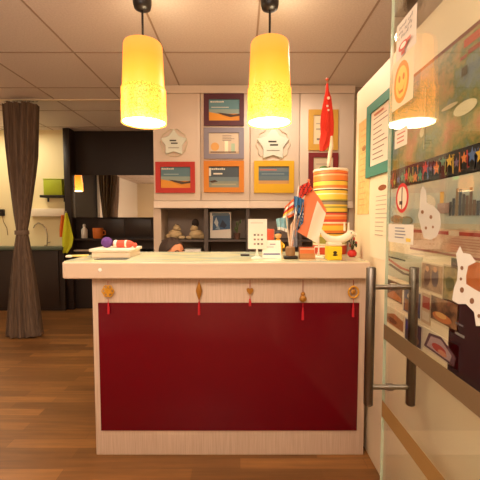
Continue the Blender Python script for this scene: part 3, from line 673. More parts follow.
# ------------------------------------------------------------------ pendant lamps
LY = 1.88
def seg_mat():
    return (lamp_mat('amber_shade', [(0, (3.0, .80, .08)), (.3, (2.4, .64, .04)), (.65, (1.8, .46, .03)), (1, (1.3, .46, .07))], 1.0),
            lamp_mat('crackled_sleeve', [(0, (5.2, 1.9, .40)), (.3, (4.4, 1.3, .18)), (1, (3.6, 1.0, .10))], 1.0, crackle=True))
SH_M, SL_M = seg_mat()
BULB = M((255, 240, 205), .4, emit=9.0); BLK = M((26, 20, 18), .4)
def pendant(cx, label, y_top=35, Y=LY, group='yellow pendant lamps over the desk', spot=None):
    z0 = P(cx, 123.5, Y).z; zm = P(cx, 90, Y).z; z1 = P(cx, y_top, Y).z; X = P(cx, 80, Y).x
    if spot: X, z0, zm, z1 = spot
    k = LY / F * .99
    o = thing('pendant_lamp', (X, Y, z0), label, 'lamp', group)
    cz = 2.325
    MB().lathe((X, Y, 0), [(.02, cz - .012), (.043, cz), (.048, cz + .02), (.05, CEIL - .001)], BLK, n=24).build('canopy', o)
    MB().tube([(X, Y, z1 - .01), (X, Y, cz)], .006, BLK, n=8).build('cable', o)
    c = MB(); r0, rm, r1 = 21.8 * k, 20.7 * k, 18.6 * k
    c.lathe((X, Y, 0), [(rm * .99, zm - .004), (rm * .985, zm), (r1 * 1.0, z1 - .012), (r1 * .96, z1 - .003), (r1 * .8, z1), (.012, z1 + .002)], SH_M, n=48, caps=False); c.build('shade', o)
    c = MB(); zz = [(r0 * .94, z0 + .004), (r0, z0)] + [(r0 + (rm * 1.035 - r0) * t / 8, z0 + (zm - z0) * t / 8) for t in range(1, 9)] + [(rm * .99, zm + .006)]
    c.lathe((X, Y, 0), zz, SL_M, n=48, caps=False, rip=lambda a_, h: 1 + .008 * math.sin(9 * a_ + h * 60)); c.build('shade_sleeve', o)
    c = MB(); c.lathe((X, Y, 0), [(r0 * .93, z0 + .006), (r0 * .93, z0 + .012)], BULB, n=36); c.build('diffuser', o)
    l = bpy.data.lights.new('lamp_light', 'AREA'); l.shape = 'DISK'; l.size = r0 * 1.8; l.energy = .6 if spot else 3.4; l.color = (1.0, .80, .48)
    lo = bpy.data.objects.new('lamp_light', l); COL.objects.link(lo); lo.location = (X, Y, z0 - .003)
    l = bpy.data.lights.new('lamp_top_light', 'POINT'); l.shadow_soft_size = .03; l.energy = .5 if spot else 2.2; l.color = (1.0, .80, .48)
    lo = bpy.data.objects.new('lamp_top_light', l); COL.objects.link(lo); lo.location = (X + .06, Y, z1 + .03)
    return o
pendant(143.5, 'lit yellow pendant lamp over the desk, left of the pair', 44)
pendant(269.5, 'lit yellow pendant lamp over the desk, right of the pair', 42.5)

# ------------------------------------------------------------------ things on the desk, left
def on_top(x_, y_): return PZ(x_, y_, ZT)
c = on_top(113, 259)
tr_ = thing('paper_tray', (c.x, 1.86, ZT), 'cream lidded box on the left of the counter', 'box')
x0_, x1_ = P(89, 255, 1.78).x, P(130, 255, 1.78).x
MB().box((x0_ + .01, 1.79, ZT + .0005), (x1_ - .005, 1.98, ZT + .032), M((226, 204, 180), .6), bev=.002).build('box_base', tr_)
MB().box((x0_, 1.78, ZT + .032), (x1_ + .004, 1.99, ZT + .048), M((238, 222, 202), .55), bev=.003).build('lid', tr_)
c = Vector((P(107, 245, 1.86).x, 1.86, ZT + .0485 + .029))
pb = thing('puff_ball', c - Vector((0, 0, .029)), 'purple woolly ball on the cream box', 'ball')
MB().lathe(c, [(.003, -.029), (.018, -.024), (.028, -.009), (.0295, .003), (.025, .017), (.013, .027), (.002, .0295)], M((104, 66, 140), .95, bump=.8), n=30, rip=lambda a_, h: 1 + .04 * math.sin(9 * a_ + h * 300)).build('wool', pb)
c = Vector((P(123, 246, 1.87).x + .002, 1.87, ZT + .0485 + .02))
rl = thing('soft_roll', c - Vector((0, 0, .02)), 'red and white soft toy lying on the cream box', 'soft toy')
rr_ = M((226, 92, 74), .85, bump=.3); rw_ = M((240, 222, 208), .85)
MB().lathe(c, [(.006, -.058), (.018, -.05), (.02, -.03), (.021, .02), (.018, .04), (.008, .056)], rr_, n=20, axis='x').build('body', rl)
MB().lathe(c, [(.0206, -.048), (.0214, -.044), (.0214, -.036), (.0206, -.032)], rw_, n=20, axis='x', caps=False).build('band', rl)
MB().lathe(c, [(.0212, .012), (.0216, .014), (.0216, .018), (.0208, .022)], rw_, n=20, axis='x', caps=False).build('band', rl)
MB().ball(c + Vector((.063, 0, -.006)), .013, rr_).build('tail', rl)
tag(MB().rbox(on_top(112, 259.2) + Vector((0, .0, .0016)), (.16, .05, .003), M((84, 84, 84), .5), rot=(0, 0, .05)).build('folder'), 'thin dark folder under the front of the cream box', 'folder')
tag(MB().rbox(on_top(78, 256) + Vector((0, 0, .002)), (.10, .09, .003), M((230, 204, 118), .7), rot=(0, 0, .3)).build('paper_pad'), 'yellow paper pad at the left end of the counter', 'pad')
c = on_top(69, 257.6)
tag(MB().lathe(c + Vector((0, 0, .0006)), [(.012, 0), (.017, .003), (.017, .009), (.008, .013), (.002, .014)], M((240, 226, 200), .5), n=18).build('eraser'), 'small white lump beside the yellow pad', 'eraser')

# ------------------------------------------------------------------ things on the desk, right
b0 = on_top(257, 258.5); Ys = b0.y
st = thing('sign_holder', (b0.x, Ys, ZT), 'white sign on a small white stand, leftmost on the right of the counter', 'sign')
f = fmap_front(248, 219, 267, 249, Ys)
sh = [(rect(.14, .86, .8, .88), (200, 190, 176))]
for i in range(3):
    for k in range(3): sh.append((rect(.3 + k * .19, .44 - i * .15, .41 + k * .19, .50 - i * .15), [(110, 100, 96), (150, 120, 110), (180, 150, 140)][(i + k) % 3]))
art('sign_sheet', f, (246, 238, 222), sh, th=.004, parent=st)
MB().lathe((b0.x, Ys + .002, ZT), [(.032, .0005), (.030, .004), (.010, .012), (.006, .03), (.005, f(0, 0, 0).z - ZT + .01)], M((238, 230, 216), .4), n=20, sy=.7).build('stand', st)
tag(MB().rbox(on_top(245, 256) + Vector((0, 0, .006)), (.05, .03, .010), M((54, 44, 40), .4), bev=.003).build('remote_control'), 'small black device lying left of the white sign', 'device')
# tent card
q = on_top(273, 258.5); Yc = q.y
tc_ = thing('tent_card', (q.x, Yc, ZT), 'folded white tent card with a blue line on the counter', 'card')
A, B = P(262.5, 258, Yc), P(281.5, 258, Yc); hh = P(273, 240.5, Yc).z - ZT
mb = MB(); cm = M((240, 232, 220), .5)
for sgn in (1, -1):
    y0_, y1_ = Yc - sgn * .0 + (0 if sgn > 0 else .06), Yc + .03
    mb.prism([(A.x, y0_, ZT + .0005), (B.x, y0_, ZT + .0005), (B.x - .003, y1_, ZT + hh), (A.x + .003, y1_, ZT + hh)], (0, .0012 * sgn, 0), cm)
mb.build('card', tc_)
def slope(u, v, d=.0012): return Vector((A.x + (B.x - A.x) * u, Yc + .03 * v - d, ZT + .0005 + hh * v))
mb = MB()
for (u0, v0, u1, v1, c_) in ((.05, .2, .92, .27, (84, 98, 150)), (.1, .6, .6, .64, (170, 160, 160)), (.4, .74, .7, .8, (150, 140, 150))): mb.poly([slope(u0, v0), slope(u1, v0), slope(u1, v1), slope(u0, v1)], M(c_, .5))
mb.build('print', tc_, recalc=False)

def flag_cloth(c4, n, col, amp=.008, waves=2.5):
    """c4 = corner points top-left, top-right, bottom-right, bottom-left"""
    tl_, tr2, br_, bl_ = [Vector(p) for p in c4]
    mb = MB()
    def fn(u, v):
        p = (tl_ * (1 - u) + tr2 * u) * (1 - v) + (bl_ * (1 - u) + br_ * u) * v
        return p + Vector((0, amp * math.sin(waves * 2 * PI * u + 2 * v), amp * .3 * math.sin(5 * u)))
    mb.grid(fn, n, n, col); return mb
# black-based stand of small flags
q = on_top(290.5, 259); Yf = q.y + .01
fs = thing('flag_stand', (q.x, Yf, ZT), 'bunch of small colourful flags in a black-based holder on the counter', 'flags')
MB().box((q.x - .034, Yf - .028, ZT + .0005), (q.x + .036, Yf + .028, ZT + .016), BLK, bev=.004).build('base', fs)
MB().lathe((q.x, Yf, ZT), [(.022, .0161), (.026, .03), (.024, .06), (.014, .064)], M((150, 112, 74), .5), n=20).build('cup', fs)
white = M((236, 222, 206), .6)
poles = [((299, 186), (238, 226, 214)), ((304, 200), (206, 150, 120)), ((286, 214), (220, 200, 170))]
for (px_, py_), c_ in poles:
    MB().tube([(q.x, Yf, ZT + .03), P(px_, py_, Yf + .02)], .0035, M(c_, .5), n=8).build('pole', fs)
bl = M((72, 128, 178), .7); bkk = M((40, 38, 50), .7); wf = M((232, 226, 216), .7); rf = M((214, 62, 48), .7); of_ = M((228, 110, 58), .7); yf = M((232, 186, 66), .7); lb = M((150, 196, 206), .7)
def pat(u, v): return bl if v < .28 else ([bl, bkk, wf, bkk, bl][int(u * 10 + v * 12) % 5])
Yq = Yf + .012
flag_cloth([P(294, 196, Yq), P(304, 199, Yq), P(303, 222, Yq), P(295, 236, Yq)], 12, pat).build('flag', fs)['label'] = 'blue flag with dark and white pattern'
Yq = Yf + .03
flag_cloth([P(298, 188, Yq), P(309, 181, Yq), P(312, 190, Yq), P(300, 200, Yq)], 10, lambda u, v: rf if (u + v) % .5 < .36 else bkk).build('flag', fs)['label'] = 'red flag'
Yq = Yf + .045
flag_cloth([P(285, 207, Yq), P(297, 195, Yq), P(297, 214, Yq), P(282, 222, Yq)], 12, lambda u, v: [of_, wf, rf, yf, wf, of_][int(v * 6) % 6]).build('flag', fs)['label'] = 'orange, white and yellow striped flag'
Yq = Yf + .028
flag_cloth([P(276, 219, Yq), P(288, 217, Yq), P(288, 232, Yq), P(278, 230, Yq)], 8, lambda u, v: lb if v < .7 else wf).build('flag', fs)['label'] = 'light blue flag'
Yq = Yf + .004
flag_cloth([P(290, 226, Yq), P(297, 214, Yq), P(297, 246, Yq), P(289, 250, Yq)], 10, lambda u, v: M((150, 150, 160), .7) if v > .4 and u > .4 else M((222, 186, 156), .7)).build('flag', fs)['label'] = 'pale pink and grey flag'
# little figure and red book behind
q = on_top(278, 254.5)
fg = thing('toy_figure', (q.x, q.y, ZT), 'small yellow toy figure with dark hair behind the tent card', 'figurine')
ym = M((236, 186, 50), .5)
zz = P(278, 243, q.y).z
MB().lathe((q.x, q.y, ZT), [(.022, .0005), (.026, .012), (.024, .06), (.016, .085), (.006, .095)], ym, n=18).build('torso', fg)
MB().ball((q.x, q.y, ZT + .112), .02, M((232, 180, 120), .5)).build('head', fg)
MB().ball((q.x, q.y + .003, ZT + .12), .0205, bkk, (1, 1, .8)).build('hair', fg)
for s_ in (-1, 1): MB().tube([(q.x + s_ * .018, q.y, ZT + .07), (q.x + s_ * .033, q.y - .006, ZT + .055), (q.x + s_ * .03, q.y - .016, ZT + .04)], .006, ym, n=8).build('arm', fg)
bk2 = on_top(271, 253.2)
o = MB().box((bk2.x - .024, bk2.y, ZT + .0005), (bk2.x + .018, bk2.y + .02, P(271, 229, bk2.y).z), M((188, 74, 44), .6), bev=.002).box((bk2.x - .0225, bk2.y + .002, ZT + .001), (bk2.x + .019, bk2.y + .018, P(271, 229, bk2.y).z - .003), M((228, 216, 196), .7)).build('book')
tag(o, 'orange-red book standing behind the white tent card', 'book')
# red and white flag on a leaning pole
q = on_top(318.5, 258); Yr = q.y
rf_ = thing('table_flag', (q.x, Yr, ZT), 'orange-red and white flag drooping on a white table pole', 'flag')
MB().lathe((q.x, Yr, ZT), [(.03, .0005), (.03, .006), (.008, .012), (.006, .03)], M((232, 220, 200), .4), n=20).build('base', rf_)
MB().tube([(q.x, Yr, ZT + .01), P(319, 236, Yr + .004), P(309, 182, Yr + .03)], .004, M((240, 232, 220), .4), n=8).ball(P(308.7, 180.5, Yr + .03), .008, M((222, 120, 84), .4)).build('pole', rf_)
FR = M((232, 128, 80), .75); FW = M((244, 228, 206), .75)
mb = MB()
tl_, tr2, br_, bl_ = P(309, 184, Yr + .018), P(326.5, 210, Yr - .01), P(317, 243.5, Yr - .012), P(295.5, 231, Yr - .005)
def ff(u, v):
    p = (tl_ * (1 - u) + tr2 * u) * (1 - v) + (bl_ * (1 - u) + br_ * u) * v
    sag = math.sin(PI * v) * .012
    return p + Vector((-sag * (1 - u) * .4, -.006 + .008 * math.sin(2.6 * PI * u + 1.5 * v) - .008, 0))
mb.grid(ff, 20, 20, lambda u, v: FW if u > .52 and v > .12 else FR); mb.build('flag', rf_)
# card rack, small frame, yellow box, cream figurine
q = on_top(307, 259); Yk_ = q.y
cr = thing('card_rack', (q.x, Yk_, ZT), 'wooden rack of orange cards at the foot of the drooping flag', 'card rack')
x0_, x1_ = P(299.5, 255, Yk_).x, P(315, 255, Yk_).x
MB().box((x0_, Yk_ - .004, ZT + .0005), (x1_, Yk_ + .03, ZT + .008), M((190, 130, 76), .5)).box((x0_, Yk_ - .004, ZT + .008), (x1_, Yk_, ZT + .028), M((198, 138, 82), .5)).box((x0_, Yk_ + .025, ZT + .008), (x1_, Yk_ + .03, ZT + .06), M((170, 112, 64), .5)).build('rack', cr)
for k in range(3): MB().box((x0_ + .003, Yk_ + .003 + .007 * k, ZT + .0085), (x1_ - .003, Yk_ + .005 + .007 * k, ZT + .048 + .006 * k), M([(226, 122, 66), (238, 200, 160), (206, 92, 50)][k], .5)).build('card', cr)
q = on_top(324, 257)
sf = thing('wire_holder', (q.x, q.y, ZT), 'white bent wire holder between the flag and the yellow box', 'holder')
wv = P(314, 254, q.y).x; wx = P(331, 254, q.y).x
MB().tube([(wv, q.y, ZT + .004), (wv, q.y, ZT + .05), (wv + .005, q.y, ZT + .055), (wx - .005, q.y, ZT + .055), (wx, q.y, ZT + .05), (wx, q.y, ZT + .004)], .004, white, n=8).tube([(wv, q.y, ZT + .0045), (wv, q.y + .015, ZT + .0045), (wx, q.y + .015, ZT + .0045), (wx, q.y, ZT + .0045)], .004, white, n=8).build('wire', sf)
q = on_top(335, 260.5); Yy = q.y + .035
yb = thing('yellow_box', (q.x, Yy, ZT), 'bright yellow box with a black mark at the front right of the counter', 'box')
x0_, x1_ = P(328, 255, q.y).x, P(342.5, 255, q.y).x; zt2 = P(335, 246.5, q.y).z
MB().box((x0_, Yy - .032, ZT + .0005), (x1_, Yy + .034, zt2), M((240, 204, 40), .45), bev=.006).build('body', yb)
cx_ = (x0_ + x1_) / 2; cz_ = (ZT + zt2) / 2
mb = MB(); Ym = Yy - .0325
mb.poly([(cx_ + a_, Ym, cz_ + .004 + b_) for a_, b_ in disc_pts(0, 0, .010, .008, 14)], M((60, 44, 20), .5)); mb.poly([(cx_ + a_, Ym - .0001, cz_ - .008 + b_) for a_, b_ in disc_pts(0, 0, .013, .005, 12)], M((60, 44, 20), .5))
mb.build('printed_mark', yb, recalc=False)
# cream crescent figurine lying on the box
cfm = M((244, 230, 204), .35)
zf = zt2 + .0005; Yg = Yy
fgn = thing('crescent_figurine', (cx_, Yg, zf), 'cream crescent-shaped animal figurine on top of the yellow box', 'figurine')
MB().box((cx_ - .034, Yg - .026, zf), (cx_ + .036, Yg + .026, zf + .018), cfm, bev=.005).build('plinth', fgn)
pts = [P(x_, y_, Yg) for x_, y_ in ((321, 230), (324, 235), (329, 239), (336, 240.5), (343, 239), (349, 235.5), (352, 233))]
MB().tube(pts, [.006, .013, .0185, .021, .0195, .02, .012], cfm, n=18).build('body', fgn)
hp = P(350.5, 233.5, Yg)
MB().ball(hp, .02, cfm, (1.15, .9, .85)).ball(hp + Vector((.022, -.002, -.006)), .009, cfm).build('head', fgn)
MB().ball(hp + Vector((-.002, -.0165, .004)), .0032, bkk).build('eye', fgn)
for x_ in (344.5, 348.5): MB().tube([P(x_, 231, Yg), P(x_, 222.5, Yg)], [.0055, .0042], cfm, n=10).build('ear', fgn)
# red pot with dark sprig
q = on_top(352, 257)
rp = thing('red_pot', (q.x, q.y, ZT), 'little red pot with a dark sprig at the right end of the counter', 'plant')
MB().lathe((q.x, q.y, ZT), [(.014, .0005), (.024, .01), (.025, .024), (.016, .036), (.018, .039)], M((200, 44, 40), .3), n=20).build('pot', rp)
sp = MB(); dg = M((66, 70, 48), .8); random.seed(3)
for k in range(9):
    a_ = k * 2.4; dx, dy = .022 * math.cos(a_), .016 * math.sin(a_); hh = random.uniform(.06, .12)
    sp.tube([(q.x, q.y, ZT + .03), (q.x + dx * .5, q.y + dy * .5, ZT + .03 + hh * .5), (q.x + dx, q.y + dy, ZT + hh)], .002, dg, n=6)
    sp.ball((q.x + dx, q.y + dy, ZT + hh), .008, dg if k % 3 else M((176, 60, 50), .6), (.7, .7, 1.4), n=8)
sp.build('sprig', rp)
# striped canister with a green toy and the tall furled flag in it
Yn = 2.045; Xn = P(330, 210, Yn).x; rn = 16.6 / F * Yn; zn1 = P(330, 170, Yn - rn).z
stp = []; p_ = 0.0; rs = random.Random(11)
OR, YE, OL, RE, CR, BR, GY, PK = (226, 124, 48), (234, 196, 70), (156, 150, 70), (206, 70, 44), (240, 228, 200), (74, 54, 40), (136, 124, 104), (236, 170, 120)
for c_, w_ in ((RE, 9), (CR, 2), (OL, 7), (YE, 3), (BR, 1), (OR, 3), (YE, 5), (OR, 2), (CR, 1.5), (RE, 3), (OR, 3), (PK, 1.5), (RE, 2), (BR, 1), (YE, 4), (OL, 2), (YE, 1.5), (GY, 3), (BR, 1), (OL, 1.5), (YE, 5), (CR, 1.2), (YE, 3), (BR, 1.2), (CR, 1.2), (OR, 3), (YE, 4), (BR, .8), (OR, 5), (PK, 1.5), (RE, 1.2), (OR, 4)): stp.append((p_ / 86.6, c_)); p_ += w_
cn = thing('striped_canister', (Xn, Yn, ZT), 'tall canister with bright orange, red, yellow and white stripes', 'canister')
MB().lathe((Xn, Yn, 0), [(rn * .97, ZT + .0005), (rn, ZT + .006), (rn, zn1 - .004), (rn * .98, zn1), (rn * .94, zn1), (rn * .93, zn1 - .03)], stripes_mat('stripes', stp), n=44).build('drum', cn)
MB().lathe((Xn, Yn, 0), [(rn * 1.0, zn1 + .0003), (rn * 1.03, zn1 + .002), (rn * 1.03, zn1 + .011), (rn * .99, zn1 + .014)], M((240, 226, 204), .5), n=44, caps=False).build('rim', cn)
gp = P(323, 167, Yn)
gt = thing('green_toy', (gp.x, Yn - .02, zn1 - .029), 'small dark green toy peeking over the canister rim', 'toy')
gm2 = M((62, 98, 46), .8, bump=.5)
MB().ball((gp.x, Yn - .02, zn1 + .004), .034, gm2, (1, .8, .95)).build('body', gt)
for q_, h_ in ((.03, .018), (-.03, .006)): MB().ball((gp.x + q_, Yn - .02, zn1 + h_), .013, gm2).build('ear', gt)
Xp = P(329, 165, Yn).x
fl = thing('furled_flag', (Xp + .006, Yn, zn1 - .028), 'tall furled red flag with white stars on a pole in the canister', 'flag')
tp = P(327, 80, Yn + .02)
MB().tube([(Xp + .006, Yn, zn1 - .028), tp], .0045, M((150, 96, 66), .5), n=8).ball(tp + Vector((0, 0, .004)), .009, M((206, 84, 56), .4)).build('pole', fl)
prof = [(320, 324.5, 151), (319.6, 331, 143), (321, 333.2, 134), (320.7, 333.4, 124), (321.5, 332.6, 114), (323, 331.6, 106), (324.5, 330.8, 98), (325.8, 328.6, 91), (326.3, 328, 84)]
mb = MB(); rows = []; N = 28
fred = M((214, 52, 36), .75)
for a_, b_, yy in prof:
    c = P((a_ + b_) / 2, yy, Yn - .012); r_ = (b_ - a_) / 2 / F * Yn; row = []
    for i in range(N):
        t = 2 * PI * i / N; k = 1 + .16 * math.cos(6 * t + yy * .03)
        row.append(mb.bm.verts.new(c + Vector((r_ * k * math.cos(t), max(.012, r_ * .7) * k * math.sin(t), 0))))
    rows.append(row)
for r0_, r1_ in zip(rows, rows[1:]):
    for i in range(N): ff_ = mb.bm.faces.new((r0_[i], r0_[(i + 1) % N], r1_[(i + 1) % N], r1_[i])); ff_.smooth = True
mb.bm.faces.new(rows[0][::-1]); mb.bm.faces.new(rows[-1]); mb.mi(fred)
mb.build('red_cloth', fl)
MB().tube([P(331.5, 136, Yn - .03), P(331.3, 146, Yn - .028), P(329.8, 156, Yn - .02), P(328.5, 166, Yn - .014)], [.007, .012, .012, .009], M((240, 222, 200), .75), n=12).build('white_cloth', fl)
mb = MB()
for x_, y_, s_ in ((328.5, 98, .009), (327.5, 106, .007), (328.5, 110, .006)): mb.ball(P(x_, y_, Yn - .012 - .034), s_, M((244, 232, 220), .7), (1, .5, 1), n=8)
mb.build('white_stars', fl)

# ------------------------------------------------------------------ curtain on its ceiling rail
YU = 3.45
cu = thing('curtain', (P(22, 338, YU).x, YU, 0), 'floor-length dark brown curtain tied in the middle', 'curtain')
cur_m = M((116, 94, 76), .85, noise=((84, 66, 54), 5, (26, 26, .8)))
pr = [(3, 38.5, 103), (4, 38, 118), (5, 37.5, 135), (7, 37, 155), (9, 35, 175), (11.5, 32.5, 195), (14, 30, 215), (16.5, 27.5, 229), (16.8, 27.2, 233.5), (16, 28.5, 238), (14.5, 30, 247), (12.5, 33, 262), (10.5, 36, 282), (8.5, 39, 304), (6.5, 42, 324), (6, 44, 338)]
mb = MB(); rows = []; N = 132; LM = mb.mi(cur_m)
for j, (a_, b_, yy) in enumerate(pr):
    c = P((a_ + b_) / 2, yy, YU); r_ = (b_ - a_) / 2 / F * YU * .93; row = []
    if j == 0: c.z = 2.345
    if j == len(pr) - 1: c.z = .014
    tight = min(1, max(0, abs(yy - 229) / 70)); dep = .05 + .03 * tight
    for i in range(N):
        t = 2 * PI * i / N; k = 1 + (.08 + .20 * tight) * math.sin(15 * t + .4 * math.sin(yy * .02)) + .06 * math.sin(23 * t + yy * .01)
        row.append(mb.bm.verts.new(c + Vector((r_ * math.cos(t) * (.96 + .04 * k), dep * k * math.sin(t) - .02 * tight * math.sin(6 * t + 1), (.008 * math.sin(5 * t) if j == len(pr) - 1 else 0)))))
    rows.append(row)
for r0_, r1_ in zip(rows, rows[1:]):
    for i in range(N): ff_ = mb.bm.faces.new((r0_[i], r0_[(i + 1) % N], r1_[(i + 1) % N], r1_[i])); ff_.smooth = True
mb.build('drape', cu)
t0 = P(22, 232.5, YU)
MB().lathe(t0, [(.061, -.022), (.066, -.018), (.066, .018), (.061, .022)], M((112, 92, 76), .8), n=28, sy=.95, caps=False).build('tie_band', cu)
rb = MB()
for k in range(9): rb.tube([P(5 + k * 4, 103, YU) + Vector((.009 * math.cos(q_ * PI / 6), 0, .009 * math.sin(q_ * PI / 6) + .02)) for q_ in range(12)], .002, M((120, 110, 100), .4, metal=.6), n=5, closed=True)
rb.build('hooks', cu)
ra = MB().box((-2.95, YU - .014, 2.383), (P(127, 100, YU).x, YU + .014, CEIL - .0045), M((226, 206, 178), .5)).build('curtain_rail')
tag(ra, 'thin white curtain rail on the ceiling above the brown curtain', 'rail')

# ------------------------------------------------------------------ kitchenette at the back left
YKF = 4.43
zw = P(30, 247, YKF).z
kb = thing('base_cabinet', (-2.8, 4.5, 0), 'dark brown kitchen base cabinet behind the curtain', 'cabinet')
dkb = M((44, 31, 25), .5)
MB().box((-3.38, YKF + .02, 0), (XU - .005, YK - .001, zw - .041), dkb).build('carcass', kb)
for i in range(2):
    d_ = MB().box((-3.375 + i * .5, YKF, .06), (-2.882 + i * .5, YKF + .0195, zw - .046), M((50, 36, 29), .45), bev=.002).build('door', kb)
tag(MB().box((-3.39, YKF - .02, zw - .04), (XU - .005, YK - .001, zw), M((88, 98, 82), .35), bev=.004).build('worktop'), 'narrow grey-green kitchen worktop under the tap', 'worktop')
# tap
c = P(46, 246, 4.56); c.z = zw
tp_ = thing('kitchen_tap', c, 'chrome swan-neck tap at the kitchen sink', 'tap')
ch = M((190, 180, 160), .25, metal=1)
q = [P(x_, y_, 4.56) for x_, y_ in ((47, 244), (47.5, 236), (46, 229), (42.5, 224.5), (38, 223), (35, 225), (33.5, 228))]; q[0].z = zw + .012
MB().lathe(c, [(.022, .0004), (.022, .012), (.012, .02)], ch, n=18).build('base', tp_)
MB().tube(q, .008, ch, n=10).build('spout', tp_); MB().tube([q[0] + Vector((0, 0, .03)), q[0] + Vector((.05, -.01, .045))], .006, ch, n=8).build('lever', tp_)
# white wall shelf, black rail and lime box
zs0, zs1 = P(45, 216.5, 4.5).z, P(45, 208.5, 4.5).z
tag(MB().box((P(27, 212, 4.5).x, 4.5, zs0), (XU - .006, YK - .001, zs1), M((244, 232, 206), .5), bev=.006).build('wall_shelf'), 'white kitchen wall shelf below the lime box', 'shelf')
rz0, rz1 = P(45, 197.5, 4.5).z, P(45, 195, 4.5).z
rk = thing('wall_rack', (P(52, 196, 4.55).x, 4.55, rz0), 'black narrow wall rack carrying the lime box', 'rack')
xa_, xb_ = P(39.5, 196, 4.5).x, XU - .007
MB().box((xa_, 4.5, rz0), (xb_, YK - .012, rz1), BLK, bev=.003).build('tray', rk)
for x_ in (xa_ + .05, xb_ - .05): MB().box((x_ - .01, YK - .0115, rz0 - .05), (x_ + .01, YK - .001, rz1), BLK).build('bracket', rk)
xg0, xg1 = P(43, 185, 4.5).x, P(61.5, 185, 4.5).x
lbx = thing('lime_box', ((xg0 + xg1) / 2, 4.55, rz1), 'lime green box standing on the black wall rack', 'box')
lime = M((176, 190, 40), .5); zl = P(50, 178.5, 4.5).z
MB().box((xg0, 4.505, rz1 + .0005), (xg1, 4.6, zl - .012), lime, bev=.005).build('body', lbx)
MB().box((xg0 - .003, 4.502, zl - .0118), (xg1 + .001, 4.603, zl), lime, bev=.004).build('lid', lbx)
# black socket with cable
c = P(3, 213, YK); so = thing('wall_socket', c, 'black plug on the cream kitchen wall left of the curtain', 'plug')
MB().box((c.x - .03, YK - .03, c.z - .04), (c.x + .03, YK - .0005, c.z + .05), BLK, bev=.006).build('plug', so)
MB().tube([c + Vector((0, -.015, -.04)), c + Vector((.01, -.012, -.12)), c + Vector((.05, -.01, -.2)), c + Vector((.06, -.01, -.3))], .004, M((150, 120, 80), .6), n=6).build('cable', so)

# tall black unit with a mirror
bu = thing('dark_wall_unit', (-1.8, 4.7, 0), 'tall black-brown wall unit with a mirror in the middle', 'wall unit')
bm_ = M((40, 28, 24), .42); YM = 4.56
xs0, xs1 = XU + .0005, P(69.5, 150, 4.5).x
xR = -.802
zU = P(110, 175, 4.56).z; zL = P(110, 217.5, 4.56).z; zcn = P(84, 250, 4.5).z
MB().box((xs0, 4.5, 0), (xs1, 4.895, CEIL - .005), bm_, bev=.003).build('side_panel', bu)
MB().box((xs1 + .0005, 4.66, zU), (xR, 4.895, CEIL - .005), bm_).build('upper_cabinet', bu)
MB().box((xs1 + .0005, YM + .004, zL - .001), (xR, 4.895, zU - .0005), bm_).build('mirror_cabinet', bu)
zled = P(84, 238.5, 4.5).z
MB().box((xs1 + .0005, 4.62, zcn), (xR, 4.895, zL - .0012), bm_).build('splash_panel', bu)
MB().box((xs1 + .0005, 4.47, zled - .025), (xR, 4.6199, zled), bm_, bev=.002).build('shelf', bu)
MB().box((xs1 + .0005, 4.56, 0), (xR, 4.895, zcn - .021), bm_).build('lower_cabinet', bu)
MB().box((xs1 + .0005, 4.53, zcn - .02), (P(112, 249, 4.53).x, 4.619, zcn - .0005), M((206, 190, 170), .4)).build('ledge', bu)
zi = P(110, 236.5, 4.61).z
for i in range(2):
    xa2 = P(98 + i * 27, 230, 4.61).x; xb2 = P(124 + i * 27, 230, 4.61).x
    dr = MB().box((xa2, 4.608, zi), (xb2, 4.6195, zL - .02), M((46, 33, 28), .38), bev=.002).build('drawer', bu)
    kx = (xa2 + xb2) / 2 - .02 + .06 * i
    MB().ball((kx, 4.598, (zi + zL) / 2), .011, M((170, 160, 150), .25, metal=1), n=10).build('knob', dr)
mir = MB().box((xs1 + .004, YM, zL + .002), (xR - .004, YM + .0035, zU - .002), M((225, 220, 210), .02, metal=1.0)).build('mirror', bu); mir['label'] = 'wide mirror'
# lime towel and orange cloth on the side panel
def cloth(name, x0, x1, ys, cols, label, Yp):
    mb = MB(); m_ = M(cols, .9, bump=.3)
    def fn(u, v):
        i = v * (len(ys) - 1); k = min(int(i), len(ys) - 2); t = i - k
        a_ = [ys[k][q] * (1 - t) + ys[k + 1][q] * t for q in range(3)]
        return P(a_[0] + (a_[1] - a_[0]) * u, a_[2], Yp) + Vector((0, -.012 + .010 * math.sin(u * 9 + v * 3), 0))
    mb.grid(fn, 14, 20, lambda u, v: m_)
    o = mb.build(name); sm = o.modifiers.new('solid', 'SOLIDIFY'); sm.thickness = .006
    return tag(o, label, 'cloth')
MB().ball(P(66, 212, 4.488), .012, M((160, 150, 140), .3, metal=1)).build('hook', bu)
cloth('hand_towel', 62, 76, [(65.5, 67.5, 213), (64.5, 69.5, 219), (63.5, 72, 228), (62.5, 74.5, 238), (62.8, 73, 246), (63.5, 68, 253)], (206, 206, 40), 'lime green towel hanging on the black side panel', 4.47)
cloth('orange_cloth', 59, 65, [(61.5, 64.5, 215), (60.5, 65, 222), (60, 64.5, 230), (60.5, 63.8, 237)], (226, 116, 40), 'orange cloth hanging just left of the lime towel', 4.49)
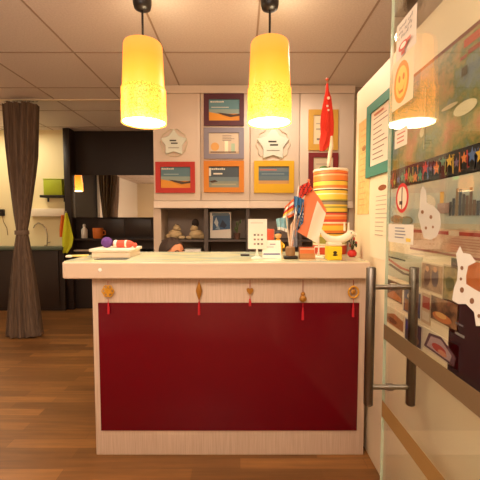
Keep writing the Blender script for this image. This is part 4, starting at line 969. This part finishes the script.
# bottles on the ledge
def bottle(cx, x0, x1, yt, col, label, cat, name, cap):
    Y = 4.53; r_ = (x1 - x0) / 2 / F * Y; z0 = zled; z1 = P(cx, yt, Y).z; X = P(cx, 235, Y).x
    o = thing(name, (X, Y, z0), label, cat); L = z1 - z0
    if cap:
        MB().lathe((X, Y, z0), [(r_ * .9, .0004), (r_, .006), (r_, L * .6), (r_ * .45, L * .74), (r_ * .4, L * .82)], M(col, .4), n=20).build('body', o)
        MB().lathe((X, Y, z0), [(r_ * .5, L * .8205), (r_ * .5, L * .95), (r_ * .25, L)], M(cap, .5), n=16).build('cap', o)
    else:
        MB().lathe((X, Y, z0), [(r_ * .82, .0004), (r_ * .92, .01), (r_, L - .006), (r_ * .96, L), (r_ * .9, L - .004), (r_ * .8, .02)], M(col, .5), n=24).build('body', o)
        MB().tube([(X + r_ * .9, Y, z0 + L * .8), (X + r_ * 1.45, Y, z0 + L * .7), (X + r_ * 1.45, Y, z0 + L * .4), (X + r_ * .85, Y, z0 + L * .28)], .008, M(col, .5), n=8).build('handle', o)
bottle(84.5, 81.5, 87.5, 224, (206, 200, 190), 'white pump bottle on the black shelf below the mirror', 'bottle', 'soap_bottle', (180, 170, 160))
bottle(98, 93, 103, 228, (196, 104, 34), 'orange-brown mug on the black shelf below the mirror', 'mug', 'mug', None)

# ------------------------------------------------------------------ what the mirror sees: the hall behind
pendant(0, 'third pendant lamp of the hall, seen only in the mirror', Y=3.07, group=None, spot=(-2.9, 1.71, 1.86, 2.02))
c2 = thing('curtain', (-3.3, .16, 0), 'dark brown curtain on the left wall seen in the mirror', 'curtain')
mb = MB(); rows = []; N = 90; mb.mi(cur_m)
for wd, z_ in ((.36, 2.36), (.33, 2.0), (.27, 1.7), (.19, 1.4), (.14, 1.2), (.24, .9), (.34, .4), (.38, .015)):
    rows.append([mb.bm.verts.new(Vector((-3.29 + .05 * (1 + .2 * math.sin(9 * 2 * PI * i / N)) * math.cos(2 * PI * i / N), .16 + wd * math.sin(2 * PI * i / N), z_))) for i in range(N)])
for r0_, r1_ in zip(rows, rows[1:]):
    for i in range(N): ff_ = mb.bm.faces.new((r0_[i], r0_[(i + 1) % N], r1_[(i + 1) % N], r1_[i])); ff_.smooth = True
mb.build('drape', c2)
MB().lathe((-3.29, .16, 1.2), [(.16, -.03), (.165, 0), (.16, .03)], M((112, 92, 76), .8), n=24, caps=False).build('tie_band', c2)
ex = thing('exit_light', (-3.44, 1.95, 2.03), 'green exit light above the dark window', 'exit light')
MB().box((-3.4495, 1.85, 2.03), (-3.42, 2.07, 2.12), M((230, 230, 220), .5), bev=.004).build('housing', ex)
MB().box((-3.4195, 1.865, 2.045), (-3.415, 2.055, 2.105), M((40, 220, 120), .5, emit=2.5)).build('lit_panel', ex)
